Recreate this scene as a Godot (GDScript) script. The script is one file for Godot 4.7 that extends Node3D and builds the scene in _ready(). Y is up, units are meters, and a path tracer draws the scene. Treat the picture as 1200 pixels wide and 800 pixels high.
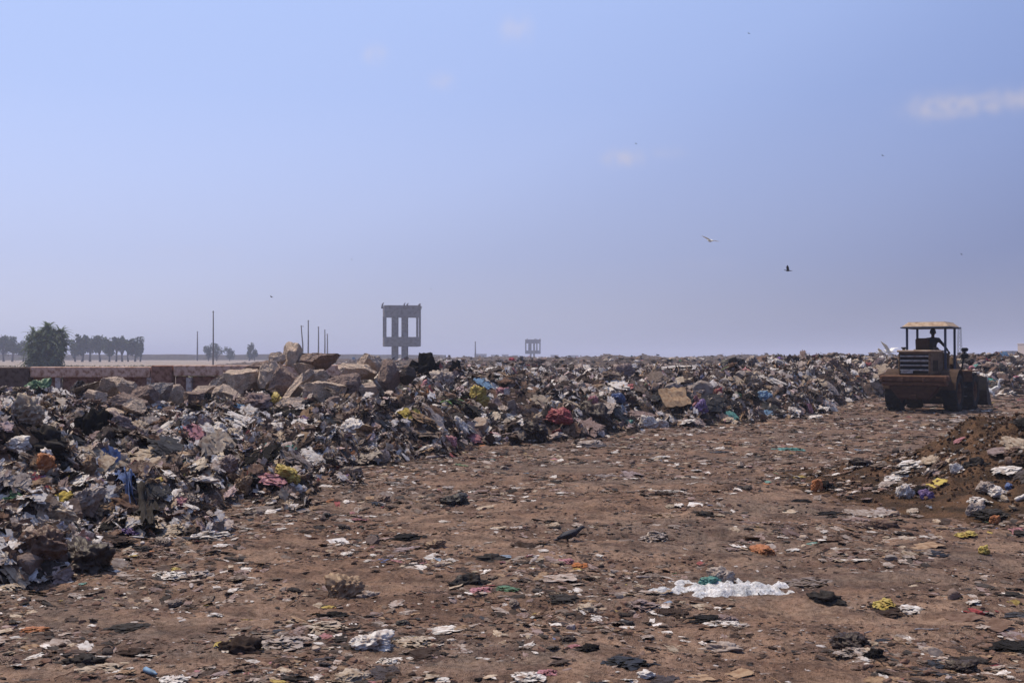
extends Node3D
# An open dump: bare trodden soil, heaps of refuse, a wheel loader, hazy plain behind.
const EYE := 1.75
const FOCAL := 1308.0          # pixels of the 1200 x 800 photograph
const HORIZON := 417.0
var rng := RandomNumberGenerator.new()
var noise_a := FastNoiseLite.new()
var noise_b := FastNoiseLite.new()
var noise_c := FastNoiseLite.new()
var taken := {}
var mats := {}
var grime_tex: ImageTexture
var soil_tex: ImageTexture
var bump_tex: ImageTexture
var landmarks := []
var occupied := {}

# ------------------------------------------------------------------ set-up
func _ready() -> void:
	rng.seed = 7741
	noise_a.seed = 11; noise_a.frequency = 1.0; noise_a.noise_type = FastNoiseLite.TYPE_SIMPLEX_SMOOTH; noise_a.fractal_type = FastNoiseLite.FRACTAL_NONE
	noise_b.seed = 29; noise_b.frequency = 1.0; noise_b.noise_type = FastNoiseLite.TYPE_SIMPLEX; noise_b.fractal_type = FastNoiseLite.FRACTAL_NONE
	noise_c.seed = 53; noise_c.frequency = 1.0; noise_c.noise_type = FastNoiseLite.TYPE_SIMPLEX; noise_c.fractal_type = FastNoiseLite.FRACTAL_FBM; noise_c.fractal_octaves = 3
	var cam := Camera3D.new()
	cam.name = "camera"; cam.fov = 34.0; cam.near = 0.05; cam.far = 9000.0
	add_child(cam)
	cam.position = Vector3(0, EYE, 0)
	cam.rotation.x = atan(17.0 / FOCAL)
	cam.current = true
	var env := Environment.new()
	env.background_mode = Environment.BG_SKY
	var sky := Sky.new()
	var pano := PanoramaSkyMaterial.new()
	pano.panorama = make_sky()
	sky.sky_material = pano
	env.sky = sky
	env.tonemap_mode = Environment.TONE_MAPPER_LINEAR
	env.tonemap_exposure = 1.0
	env.fog_enabled = true
	env.fog_density = 0.00078
	env.fog_light_color = Color(0.86, 0.87, 0.95)
	env.sdfgi_enabled = true; env.ssao_enabled = true; env.ssil_enabled = true
	var we := WorldEnvironment.new()
	we.name = "environment"; we.environment = env
	add_child(we)
	var sun := DirectionalLight3D.new()
	sun.name = "sun"; sun.light_energy = 1.6; sun.light_color = Color(1.0, 0.935, 0.83)
	sun.light_angular_distance = 0.6; sun.shadow_enabled = true
	add_child(sun)
	sun.look_at_from_position(sun_dir() * 50.0, Vector3.ZERO, Vector3.UP)
	make_textures()
	build_ground()
	build_heaps()
	build_wall()
	build_far()
	build_meshes()
	build_loader()
	build_boulders()
	build_heroes()
	build_birds()
	scatter_things()
	scatter_stuff()
	finish_labels()

func sun_dir() -> Vector3:
	var el := deg_to_rad(64.0)
	var az := deg_to_rad(-54.0)
	return Vector3(sin(az) * cos(el), sin(el), -cos(az) * cos(el))

const RISE := [[0.0, 0.0], [2.0, 0.08], [5.0, 0.46], [9.0, 0.72], [13.0, 0.93], [17.0, 1.0], [40.0, 1.1]]
# brightness of the hazy air against the angle from the sun
const GLOW := [[8.0, 1.9], [20.0, 1.5], [37.5, 1.2], [50.5, 1.02], [57.0, 0.95], [61.0, 0.89], [66.0, 0.79], [70.0, 0.66], [75.0, 0.54], [80.0, 0.39], [88.0, 0.30], [105.0, 0.28]]
func make_sky() -> ImageTexture:
	var w := 1536
	var h := 768
	var data := PackedFloat32Array()
	data.resize(w * h * 3)
	var s := sun_dir()
	# small fair-weather clouds: azimuth, elevation, half width, half height (degrees), strength
	var clouds := [[23.2, 11.75, 3.2, 0.60, 0.8], [20.9, 11.7, 1.2, 0.65, 0.7], [5.7, 9.95, 0.95, 0.45, 0.8], [8.0, 10.2, 0.8, 0.3, 0.25], [0.2, 16.3, 0.8, 0.75, 0.45],
		[-7.0, 15.0, 0.6, 0.55, 0.45], [-3.6, 13.8, 0.6, 0.45, 0.45], [-16.0, 5.0, 2.2, 0.4, 0.15], [9.5, 4.6, 2.0, 0.3, 0.12],
		[60.0, 14.0, 4.0, 1.2, 0.6], [-70.0, 18.0, 5.0, 1.4, 0.5], [120.0, 16.0, 5.0, 1.5, 0.6], [-140.0, 20.0, 6.0, 1.6, 0.6], [170.0, 12.0, 4.0, 1.0, 0.6], [40.0, 24.0, 3.0, 0.9, 0.5]]
	for j in h:
		var el := (0.5 - (j + 0.5) / h) * PI
		if el < -0.03:
			for i in w * 3: data[j * w * 3 + i] = 0.25
			continue
		var t := curve(RISE, rad_to_deg(el))
		var bright := Vector3(0.76, 0.785, 0.97).lerp(Vector3(0.468, 0.60, 0.985), t)
		bright *= 1.0 + 0.06 * exp(-pow((rad_to_deg(el) - 9.0) / 4.5, 2.0))
		var dim := Vector3(0.23, 0.245, 0.36).lerp(Vector3(0.10, 0.175, 0.44), t)
		var ce := cos(el)
		var se := sin(el)
		for i in w:
			var az := wrapf((i + 0.5) / w * TAU, -PI, PI)
			var dir := Vector3(sin(az) * ce, se, -cos(az) * ce)
			var ang := rad_to_deg(acos(clampf(dir.dot(s), -1.0, 1.0)))
			var e := curve(GLOW, ang)
			var c := dim.lerp(bright, (e - 0.28) / 0.72)
			if el > 0.02 and el < 0.6:
				var ad := rad_to_deg(az)
				var ed := rad_to_deg(el)
				for k in clouds:
					var u: float = (ad - k[0]) / k[2]
					var v: float = (ed - k[1]) / k[3]
					if absf(u) < 2.0 and absf(v) < 2.2:
						var n := noise_c.get_noise_2d(ad * 1.1 + 40.0, ed * 2.2)
						var n2 := noise_c.get_noise_2d(ad * 2.6, ed * 4.0 + 90.0)
						var m := exp(-(u * u * u * u) - v * v * (1.6 if v > 0.0 else 2.6)) * (0.8 + 0.9 * n + 0.7 * n2)
						c = c.lerp(Vector3(0.60, 0.60, 0.77) * (0.5 + 0.6 * e), clampf(m, 0.0, 1.0) * float(k[4]))
			var q := (j * w + i) * 3
			data[q] = maxf(c.x, 0.0); data[q + 1] = maxf(c.y, 0.0); data[q + 2] = maxf(c.z, 0.0)
	return ImageTexture.create_from_image(Image.create_from_data(w, h, false, Image.FORMAT_RGBF, data.to_byte_array()))

# ------------------------------------------------------------------ helpers
func numbered(called: String) -> String:
	if not taken.has(called):
		taken[called] = 0
		return called
	taken[called] += 1
	return "%s_%03d" % [called, taken[called]]

func tag(o: Node, label: String, category: String, group := "", kind := "") -> void:
	o.set_meta("label", label)
	if category: o.set_meta("category", category)
	if group: o.set_meta("group", group)
	if kind: o.set_meta("kind", kind)

func new_st() -> SurfaceTool:
	var st := SurfaceTool.new()
	st.begin(Mesh.PRIMITIVE_TRIANGLES)
	st.set_smooth_group(-1)
	return st

func finish(st: SurfaceTool) -> ArrayMesh:
	st.generate_normals()
	return st.commit()

func put(mesh: Mesh, called: String, m: Material, parent: Node = null) -> MeshInstance3D:
	var o := MeshInstance3D.new()
	o.mesh = mesh
	o.material_override = m
	if parent == null:
		o.name = numbered(called)
		add_child(o)
	else:
		o.name = called
		parent.add_child(o, true)
	return o

func part(st: SurfaceTool, called: String, m: Material, parent: Node) -> MeshInstance3D:
	return put(finish(st), called, m, parent)

func thing(called: String, label: String, category: String, at := Vector3.ZERO, turn := 0.0, group := "") -> Node3D:
	var o := Node3D.new()
	o.name = numbered(called)
	add_child(o)
	o.position = at
	o.rotation.y = turn
	tag(o, label, category, group)
	return o

func lin(r: float, g: float, b: float) -> Color:
	return Color(r, g, b).linear_to_srgb()

func mat(r: float, g: float, b: float, rough := 0.85, spec := 0.35, grime := true, scale := 1.3) -> StandardMaterial3D:
	var key := "%.3f %.3f %.3f %.2f %.2f %s %.2f" % [r, g, b, rough, spec, grime, scale]
	if mats.has(key):
		return mats[key]
	var m := StandardMaterial3D.new()
	m.albedo_color = lin(r, g, b)
	m.roughness = rough
	m.metallic_specular = spec
	if grime:
		m.albedo_texture = grime_tex
		m.uv1_triplanar = true
		m.uv1_world_triplanar = true
		m.uv1_scale = Vector3.ONE * scale
	mats[key] = m
	return m

func tri_out(st: SurfaceTool, a: Vector3, b: Vector3, c: Vector3, o: Vector3) -> void:
	if (b - a).cross(c - a).dot((a + b + c) / 3.0 - o) > 0.0:
		st.add_vertex(a); st.add_vertex(c); st.add_vertex(b)
	else:
		st.add_vertex(a); st.add_vertex(b); st.add_vertex(c)

func quad_out(st: SurfaceTool, a: Vector3, b: Vector3, c: Vector3, d: Vector3, o: Vector3) -> void:
	tri_out(st, a, b, c, o)
	tri_out(st, a, c, d, o)

func cbox(st: SurfaceTool, c: Vector3, s: Vector3, bev := 0.02, bas := Basis.IDENTITY, top := Vector2.ONE) -> void:
	# chamfered box; top scales the upper face in x and z
	var h := s * 0.5
	bev = minf(bev, minf(h.x, minf(h.y, h.z)) * 0.9)
	var p := func(a: int, sg: Vector3) -> Vector3:
		var v := Vector3(h.x - bev, h.y - bev, h.z - bev)
		v[a] = h[a]
		v = v * sg
		if v.y > 0.0:
			v.x *= top.x; v.z *= top.y
		return c + bas * v
	for a in 3:
		var b1 := (a + 1) % 3
		var b2 := (a + 2) % 3
		for sg in [-1.0, 1.0]:
			var q := []
			for e in [[-1.0, -1.0], [1.0, -1.0], [1.0, 1.0], [-1.0, 1.0]]:
				var v := Vector3.ZERO
				v[a] = sg; v[b1] = e[0]; v[b2] = e[1]
				q.append(p.call(a, v))
			quad_out(st, q[0], q[1], q[2], q[3], c)
		for s1 in [-1.0, 1.0]:
			for s2 in [-1.0, 1.0]:
				var v0 := Vector3.ZERO
				v0[a] = s1; v0[b1] = s2; v0[b2] = -1.0
				var v1 := v0
				v1[b2] = 1.0
				quad_out(st, p.call(a, v0), p.call(a, v1), p.call(b1, v1), p.call(b1, v0), c)
	for sx in [-1.0, 1.0]:
		for sy in [-1.0, 1.0]:
			for sz in [-1.0, 1.0]:
				var v := Vector3(sx, sy, sz)
				tri_out(st, p.call(0, v), p.call(1, v), p.call(2, v), c)

func tube(st: SurfaceTool, pts: Array, radii: Array, sides := 8) -> void:
	var rings := []
	var up := Vector3.UP
	for i in pts.size():
		var dir: Vector3 = (pts[mini(i + 1, pts.size() - 1)] - pts[maxi(i - 1, 0)]).normalized()
		var side := dir.cross(up)
		if side.length() < 0.1: side = dir.cross(Vector3.RIGHT)
		side = side.normalized()
		up = side.cross(dir).normalized()
		var ring := []
		for k in sides:
			var a := TAU * k / sides
			ring.append(pts[i] + (side * cos(a) + up * sin(a)) * float(radii[i]))
		rings.append(ring)
	for i in pts.size() - 1:
		var o: Vector3 = (pts[i] + pts[i + 1]) * 0.5
		for k in sides:
			var n := (k + 1) % sides
			quad_out(st, rings[i][k], rings[i][n], rings[i + 1][n], rings[i + 1][k], o)
	for e in [0, pts.size() - 1]:
		var o2: Vector3 = pts[1] if e == 0 else pts[e - 1]
		for k in sides:
			tri_out(st, rings[e][k], rings[e][(k + 1) % sides], pts[e], o2)

func lathe(st: SurfaceTool, prof: Array, c: Vector3, axis: Vector3, sides := 24) -> void:
	# prof: [radius, along axis]
	axis = axis.normalized()
	var u := axis.cross(Vector3.UP if absf(axis.y) < 0.9 else Vector3.RIGHT).normalized()
	var v := axis.cross(u)
	for i in prof.size() - 1:
		for k in sides:
			var a0 := TAU * k / sides
			var a1 := TAU * (k + 1) / sides
			var d0 := u * cos(a0) + v * sin(a0)
			var d1 := u * cos(a1) + v * sin(a1)
			var p0: Vector3 = c + d0 * float(prof[i][0]) + axis * float(prof[i][1])
			var p1: Vector3 = c + d1 * float(prof[i][0]) + axis * float(prof[i][1])
			var p2: Vector3 = c + d1 * float(prof[i + 1][0]) + axis * float(prof[i + 1][1])
			var p3: Vector3 = c + d0 * float(prof[i + 1][0]) + axis * float(prof[i + 1][1])
			st.add_vertex(p0); st.add_vertex(p1); st.add_vertex(p2)
			st.add_vertex(p0); st.add_vertex(p2); st.add_vertex(p3)

func curve(tab: Array, x: float) -> float:
	if x <= tab[0][0]: return tab[0][1]
	for i in tab.size() - 1:
		if x < tab[i + 1][0]:
			return lerpf(tab[i][1], tab[i + 1][1], (x - tab[i][0]) / (tab[i + 1][0] - tab[i][0]))
	return tab[-1][1]

# ------------------------------------------------------------------ terrain
func base_h(x: float, d: float) -> float:
	var near := 1.0 - smoothstep(45.0, 120.0, maxf(d, absf(x)))
	var y := 0.05 * noise_a.get_noise_2d(x * 0.22, d * 0.22)
	y += 0.014 * noise_a.get_noise_2d(x * 0.9 + 31.0, d * 1.1)
	y += near * (0.009 * noise_b.get_noise_2d(x * 3.1, d * 3.6) + 0.008 * noise_b.get_noise_2d(x * 8.0, d * 8.0))
	# shallow tyre ruts that curve across the yard
	for k in 3:
		var centre := 8.4 + k * 3.3 + 0.05 * (x - 2.0) * (x - 2.0) * (0.5 - 0.45 * k) + 0.35 * noise_a.get_noise_2d(x * 0.15, k * 9.0)
		for w in [-0.85, 0.85]:
			var q: float = (d - centre - w) / 0.26
			if absf(q) < 3.0:
				y += near * (-0.04 * exp(-q * q) + 0.022 * exp(-(absf(q) - 1.6) * (absf(q) - 1.6) * 3.0)) * (0.7 + 0.6 * noise_b.get_noise_2d(x * 1.3, d))
	if d < 0.0: y *= 1.0
	return y

const LEFT_EDGE := [[2.0, -4.6], [5.5, -4.1], [8.0, -3.5], [10.3, -3.1], [12.5, -2.8], [15.5, -2.5], [18.6, -1.7], [21.0, -0.8]]
const BACK_EDGE := [[-6.0, 15.5], [-3.4, 17.0], [-1.7, 18.9], [-0.65, 21.2], [1.84, 24.2], [4.2, 27.2], [8.3, 31.0], [10.5, 37.0], [14.0, 45.0], [20.0, 50.0], [40.0, 54.0]]
func heap_s(x: float, d: float) -> float:
	# how far inside the foot of the banks, in metres; negative outside
	var wob := 0.6 * noise_a.get_noise_2d(x * 0.45 + 7.0, d * 0.45) + 0.4 * noise_a.get_noise_2d(x * 1.2, d * 1.2)
	var s1 := curve(LEFT_EDGE, d) - x + wob
	if d > 24.0: s1 -= (d - 24.0) * 1.2
	var s2 := (d - curve(BACK_EDGE, x)) * 0.85 + wob * 1.4
	return maxf(s1, s2) + 0.35 * exp(-absf(s1 - s2))

func heap_h(x: float, d: float) -> float:
	if d < 2.0 or d > 75.0 or x < -30.0: return 0.0
	var s := heap_s(x, d)
	if s <= 0.0: return 0.0
	var amp := lerpf(0.78, 1.02, smoothstep(-4.3, -2.2, x)) + 0.24 * noise_a.get_noise_2d(x * 0.33, d * 0.33 + 3.0)
	# the near bank at the left is the bulkiest
	amp += 0.85 * exp(-pow((x + 6.3) / 2.0, 2.0) - pow((d - 12.2) / 2.6, 2.0))
	amp += 0.42 * smoothstep(8.5, 13.0, x)
	# low ground before the boundary wall
	amp *= 1.0 - 0.95 * smoothstep(23.0, 31.0, d) * (1.0 - smoothstep(-7.5, -4.5, x))
	amp *= 1.0 - 0.35 * smoothstep(40.0, 60.0, d - maxf(x - 5.0, 0.0))
	amp *= 1.0 - smoothstep(64.0, 74.0, d)
	amp *= smoothstep(2.0, 5.0, d)
	var f := 1.0 - exp(-pow(s / lerpf(2.0, 2.9, 1.0 - smoothstep(2.0, 6.0, x)), 1.5))
	var y := amp * f
	y += minf(s, 1.0) * (0.16 * noise_b.get_noise_2d(x * 1.1, d * 1.1) + 0.09 * noise_b.get_noise_2d(x * 2.6, d * 2.6) + 0.045 * noise_b.get_noise_2d(x * 6.0, d * 6.0))
	return maxf(y, 0.0)

func mound_h(x: float, d: float) -> float:
	var u := (x - 8.0) / 2.2
	var v := (d - 15.2) / (2.6 if d < 15.2 else 1.9)
	var q := u * u + v * v
	if q > 5.0: return 0.0
	var e := exp(-q) - exp(-5.0)
	return maxf(0.0, 1.26 * e * (1.0 + 0.25 * noise_a.get_noise_2d(x * 0.8, d * 0.8)) + minf(e * 3.0, 1.0) * (0.05 * noise_b.get_noise_2d(x * 2.2, d * 2.2 + 5.0) + 0.015 * noise_b.get_noise_2d(x * 6.0, d * 6.0)))

func land(x: float, d: float) -> float:
	return base_h(x, d) + maxf(heap_h(x, d), mound_h(x, d))

func land_normal(x: float, d: float, e := 0.2) -> Vector3:
	var hx := land(x + e, d) - land(x - e, d)
	var hd := land(x, d + e) - land(x, d - e)
	return Vector3(-hx, 2.0 * e, hd).normalized()

func spot(px: float, py: float) -> Vector2:
	# where on the land a sight line through that place of the photograph comes down: (x, distance)
	var kx := (px - 600.0) / FOCAL
	var ky := (HORIZON - py) / FOCAL
	var d := 4.0
	var before := d
	while d < 80.0:
		if EYE + ky * d < land(kx * d, d): break
		before = d
		d *= 1.03
	for i in 6:
		var m := (before + d) * 0.5
		if EYE + ky * m < land(kx * m, m): d = m
		else: before = m
	return Vector2(kx * d, d)

func at(px: float, py: float, d: float) -> Vector3:
	return Vector3((px - 600.0) / FOCAL * d, EYE + (HORIZON - py) / FOCAL * d, -d)

# ------------------------------------------------------------------ textures
func seamless(freq: float, oct: int, seed_: int, size: int, type := FastNoiseLite.TYPE_SIMPLEX_SMOOTH) -> PackedByteArray:
	var n := FastNoiseLite.new()
	n.seed = seed_; n.frequency = freq; n.fractal_octaves = oct; n.noise_type = type
	n.fractal_type = FastNoiseLite.FRACTAL_FBM
	var im := n.get_seamless_image(size, size)
	im.convert(Image.FORMAT_L8)
	return im.get_data()

func make_textures() -> void:
	var s := 1024
	var big := seamless(0.006, 4, 3, s)
	var mid := seamless(0.03, 4, 4, s)
	var fine := seamless(0.16, 3, 5, s)
	var cell := seamless(0.05, 2, 6, s, FastNoiseLite.TYPE_CELLULAR)
	var out := PackedByteArray()
	out.resize(s * s * 3)
	var hgt := PackedByteArray()
	hgt.resize(s * s)
	for i in s * s:
		var b := big[i] / 255.0 - 0.5
		var m := mid[i] / 255.0 - 0.5
		var f := fine[i] / 255.0 - 0.5
		var v := 0.85 + 0.34 * b + 0.50 * m + 0.62 * f
		var warm := 0.05 * b - 0.05 * m
		# crumbs: pale grit and dark organic specks
		if f > 0.27: v += 0.22
		if f < -0.27 and m < 0.05: v -= 0.20
		v = clampf(v, 0.12, 1.0)
		out[i * 3] = int(clampf(v * (1.0 + warm), 0.0, 1.0) * 255.0)
		out[i * 3 + 1] = int(clampf(v, 0.0, 1.0) * 255.0)
		out[i * 3 + 2] = int(clampf(v * (1.0 - warm), 0.0, 1.0) * 255.0)
		hgt[i] = int(clampf(0.5 + 0.5 * m + 0.5 * f + 0.25 * (cell[i] / 255.0 - 0.5), 0.0, 1.0) * 255.0)
	var im := Image.create_from_data(s, s, false, Image.FORMAT_RGB8, out)
	im.generate_mipmaps()
	soil_tex = ImageTexture.create_from_image(im)
	bump_tex = ImageTexture.create_from_image(Image.create_from_data(s, s, false, Image.FORMAT_L8, hgt))
	var gs := 512
	var g1 := seamless(0.010, 4, 13, gs)
	var g2 := seamless(0.06, 3, 14, gs)
	var g := PackedByteArray()
	g.resize(gs * gs * 3)
	for i in gs * gs:
		var a := g1[i] / 255.0
		var b2 := g2[i] / 255.0
		var dirt := clampf((a - 0.42) * 2.2 + (b2 - 0.5) * 0.9, 0.0, 1.0) * 0.85
		var v2 := 0.88 + 0.30 * (b2 - 0.5)
		g[i * 3] = int(clampf(lerpf(v2, 0.56, dirt), 0.0, 1.0) * 255.0)
		g[i * 3 + 1] = int(clampf(lerpf(v2, 0.46, dirt), 0.0, 1.0) * 255.0)
		g[i * 3 + 2] = int(clampf(lerpf(v2, 0.39, dirt), 0.0, 1.0) * 255.0)
	grime_tex = ImageTexture.create_from_image(Image.create_from_data(gs, gs, false, Image.FORMAT_RGB8, g))

func soil_material(scale: float, bump := 3.0) -> StandardMaterial3D:
	var m := StandardMaterial3D.new()
	m.albedo_texture = soil_tex
	m.vertex_color_use_as_albedo = true
	m.uv1_triplanar = true
	m.uv1_world_triplanar = true
	m.uv1_scale = Vector3.ONE * scale
	m.roughness = 0.97
	m.metallic_specular = 0.2
	m.heightmap_enabled = true
	m.heightmap_texture = bump_tex
	m.heightmap_scale = bump
	return m

func axis_lines(fine_lo: float, fine_hi: float, step: float, lo: float, hi: float, grow: float) -> PackedFloat32Array:
	var a := PackedFloat32Array()
	var v := fine_lo
	var s := step
	var left := []
	while v > lo:
		s *= grow
		v -= s
		left.append(v)
	left.reverse()
	for q in left: a.append(q)
	v = fine_lo
	while v < fine_hi:
		a.append(v)
		v += step
	s = step
	while v < hi:
		a.append(v)
		s *= grow
		v += s
	a.append(v)
	return a

func soil_colour(x: float, d: float) -> Color:
	# dry brown yard, greyer ash and refuse-stained patches, pale fields far off
	var c := Vector3(0.205, 0.127, 0.089)
	var a := noise_c.get_noise_2d(x * 0.35, d * 0.6)
	var b := noise_c.get_noise_2d(x * 1.2 + 60.0, d * 2.2)
	var g := noise_c.get_noise_2d(x * 0.16 - 20.0, d * 0.3)
	c = c.lerp(Vector3(0.268, 0.175, 0.125), clampf(0.5 + a * 1.3, 0.0, 1.0))
	c = c.lerp(Vector3(0.175, 0.128, 0.102), clampf(g * 1.6, 0.0, 0.7))
	c = c.lerp(Vector3(0.10, 0.062, 0.047), clampf((b - 0.05) * 2.2, 0.0, 0.65))
	var r := Vector2(x, d).length()
	var far := smoothstep(44.0, 90.0, r)
	if far > 0.0:
		var n := noise_c.get_noise_2d(x * 0.05, d * 0.03)
		var field := Vector3(0.30, 0.235, 0.195).lerp(Vector3(0.13, 0.125, 0.075), clampf(n * 2.0, 0.0, 0.8))
		var sandy := Vector3(0.36, 0.29, 0.245)
		field = field.lerp(sandy, smoothstep(-30.0, -60.0, x) * 0.8)
		c = c.lerp(field, far)
	return Color(c.x, c.y, c.z)

func grid_mesh(xs: PackedFloat32Array, ds: PackedFloat32Array, height: Callable, keep: Callable, tint: Callable) -> ArrayMesh:
	var nx := xs.size()
	var nd := ds.size()
	var hs := PackedFloat32Array()
	hs.resize(nx * nd)
	var verts := PackedVector3Array()
	var norms := PackedVector3Array()
	var cols := PackedColorArray()
	verts.resize(nx * nd); norms.resize(nx * nd); cols.resize(nx * nd)
	for j in nd:
		for i in nx:
			hs[j * nx + i] = height.call(xs[i], ds[j])
	for j in nd:
		var j0 := maxi(j - 1, 0)
		var j1 := mini(j + 1, nd - 1)
		for i in nx:
			var i0 := maxi(i - 1, 0)
			var i1 := mini(i + 1, nx - 1)
			var q := j * nx + i
			verts[q] = Vector3(xs[i], hs[q], -ds[j])
			var sx := (hs[j * nx + i1] - hs[j * nx + i0]) / (xs[i1] - xs[i0])
			var sd := (hs[j1 * nx + i] - hs[j0 * nx + i]) / (ds[j1] - ds[j0])
			norms[q] = Vector3(-sx, 1.0, sd).normalized()
			cols[q] = tint.call(xs[i], ds[j])
	var idx := PackedInt32Array()
	for j in nd - 1:
		for i in nx - 1:
			var a := j * nx + i
			if not keep.call(xs[i], ds[j], hs[a]) and not keep.call(xs[i + 1], ds[j + 1], hs[a + nx + 1]): continue
			idx.append_array(PackedInt32Array([a, a + nx, a + 1, a + 1, a + nx, a + nx + 1]))
	var arr := []
	arr.resize(Mesh.ARRAY_MAX)
	arr[Mesh.ARRAY_VERTEX] = verts
	arr[Mesh.ARRAY_NORMAL] = norms
	arr[Mesh.ARRAY_COLOR] = cols
	arr[Mesh.ARRAY_INDEX] = idx
	var m := ArrayMesh.new()
	m.add_surface_from_arrays(Mesh.PRIMITIVE_TRIANGLES, arr)
	return m

func build_ground() -> void:
	var xs := axis_lines(-4.5, 5.5, 0.05, -3000.0, 3000.0, 1.022)
	var ds := axis_lines(5.2, 13.0, 0.05, -40.0, 4200.0, 1.018)
	var m := grid_mesh(xs, ds, base_h, everywhere, soil_colour)
	var o := put(m, "ground", soil_material(0.6, 2.4))
	o.set_meta("kind", "structure")

func heap_colour(x: float, d: float) -> Color:
	var a := noise_c.get_noise_2d(x * 1.4, d * 1.4)
	var b := noise_c.get_noise_2d(x * 4.0 + 9.0, d * 4.0)
	var c := Vector3(0.075, 0.05, 0.04).lerp(Vector3(0.17, 0.12, 0.095), clampf(0.5 + a * 1.5, 0.0, 1.0))
	c = c.lerp(Vector3(0.035, 0.03, 0.03), clampf(b * 1.8, 0.0, 0.7))
	return Color(c.x, c.y, c.z)

func mound_colour(x: float, d: float) -> Color:
	var a := noise_c.get_noise_2d(x * 2.0, d * 2.0 + 30.0)
	var c := Vector3(0.17, 0.098, 0.056).lerp(Vector3(0.085, 0.052, 0.033), clampf(0.5 + a * 1.6, 0.0, 1.0))
	return Color(c.x, c.y, c.z)

func build_heaps() -> void:
	var skirt := func(x: float, d: float) -> float:
		var h := heap_h(x, d)
		return base_h(x, d) + (h - 0.02 if h > 0.0 else -0.08)
	var keep := func(x: float, d: float, _h: float) -> bool: return heap_h(x, d) > 0.0
	var m := soil_material(0.7, 6.0)
	var left := grid_mesh(axis_lines(-12.0, -1.0, 0.085, -12.1, -0.9, 1.0), axis_lines(2.5, 21.0, 0.085, 2.4, 21.1, 1.0), skirt, keep, heap_colour)
	tag(put(left, "garbage_heap", m), "long bank of mixed refuse, closest to the camera, running back toward the boulders", "garbage heap", "heaps of refuse")
	var back := grid_mesh(axis_lines(-16.0, 45.0, 0.2, -16.2, 45.2, 1.0), axis_lines(21.02, 75.0, 0.17, 21.0, 75.2, 1.003), skirt, keep, heap_colour)
	tag(put(back, "garbage_heap", m), "wide bank of colourful refuse crossing the yard behind the open soil", "garbage heap", "heaps of refuse")
	var sk2 := func(x: float, d: float) -> float:
		var h := mound_h(x, d)
		return base_h(x, d) + (h - 0.02 if h > 0.0 else -0.08)
	var keep2 := func(x: float, d: float, _h: float) -> bool: return mound_h(x, d) > 0.0
	var mound := grid_mesh(axis_lines(2.5, 13.4, 0.06, 2.4, 13.5, 1.0), axis_lines(9.8, 19.6, 0.06, 9.7, 19.7, 1.0), sk2, keep2, mound_colour)
	tag(put(mound, "soil_mound", soil_material(0.9, 4.0)), "brown mound of loose soil with refuse down its near side", "mound")

# ------------------------------------------------------------------ boundary wall
func build_wall() -> void:
	var dist := 40.0
	var k := dist / FOCAL
	var w := thing("boundary_wall", "low brown boundary wall with pale coping beam behind the refuse", "wall", Vector3(0, 0, -dist), 0.0)
	var X := func(px: float) -> float: return (px - 600.0) * k
	var Y := func(py: float) -> float: return EYE + (HORIZON - py) * k
	var pale := mat(0.74, 0.50, 0.38, 0.95, 0.2, true, 0.8)
	var brown := mat(0.36, 0.19, 0.135, 0.95, 0.2, true, 0.8)
	var dark := mat(0.15, 0.105, 0.085, 0.95, 0.2, true, 0.8)
	var post := mat(0.60, 0.52, 0.48, 0.95, 0.2, true, 0.8)
	# coping beams, end blocks, recessed panels, little posts
	for c in [[-140.0, -60.0, 432.0], [38.0, 178.0, 429.6], [205.0, 300.0, 427.8], [302.0, 420.0, 427.4]]:
		var st := new_st()
		var x0: float = X.call(c[0])
		var x1: float = X.call(c[1])
		var yt: float = Y.call(c[2])
		cbox(st, Vector3((x0 + x1) / 2, yt - 0.19, 0.0), Vector3(x1 - x0, 0.38, 0.42), 0.025)
		part(st, "coping", pale, w)
	for b in [[-58.0, 36.5, 430.0, dark], [179.5, 203.5, 428.0, brown]]:
		var st := new_st()
		var x0: float = X.call(b[0])
		var x1: float = X.call(b[1])
		var yt: float = Y.call(b[2])
		cbox(st, Vector3((x0 + x1) / 2, yt * 0.5 - 0.15, 0.02), Vector3(x1 - x0, yt + 0.3, 0.5), 0.03)
		part(st, "pier", b[3], w)
	for pn in [[-140.0, -61.0], [39.0, 65.5], [73.5, 110.0], [110.6, 174.5], [206.0, 219.0], [226.0, 262.0], [262.6, 330.0], [330.6, 419.0]]:
		var st := new_st()
		var x0: float = X.call(pn[0])
		var x1: float = X.call(pn[1])
		cbox(st, Vector3((x0 + x1) / 2, 0.37, -0.08), Vector3(x1 - x0, 1.3, 0.2), 0.015)
		part(st, "panel", brown, w)
	for p in [69.5, 176.5, 222.5]:
		var st := new_st()
		cbox(st, Vector3(X.call(p), 0.35, 0.06), Vector3(0.2, 1.25, 0.2), 0.015)
		part(st, "post", post, w)

# ------------------------------------------------------------------ far things
func leaf_quads(st: SurfaceTool, c: Vector3, rad: Vector3, n: int, size: float, lo := -1.0) -> void:
	for i in n:
		var v := Vector3(rng.randfn(), rng.randfn(), rng.randfn()).normalized()
		v *= pow(rng.randf(), 0.45)
		if v.y < lo: v.y = lo + rng.randf() * 0.2
		var p := c + v * rad
		var a := Vector3(rng.randfn(), rng.randfn() * 0.6, rng.randfn()).normalized() * size * rng.randf_range(0.6, 1.3)
		var b := a.cross(Vector3(rng.randfn(), rng.randfn(), rng.randfn())).normalized() * size * rng.randf_range(0.35, 0.8)
		st.add_vertex(p - a); st.add_vertex(p + b); st.add_vertex(p + a)
		st.add_vertex(p - a); st.add_vertex(p + a); st.add_vertex(p - b)

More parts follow.
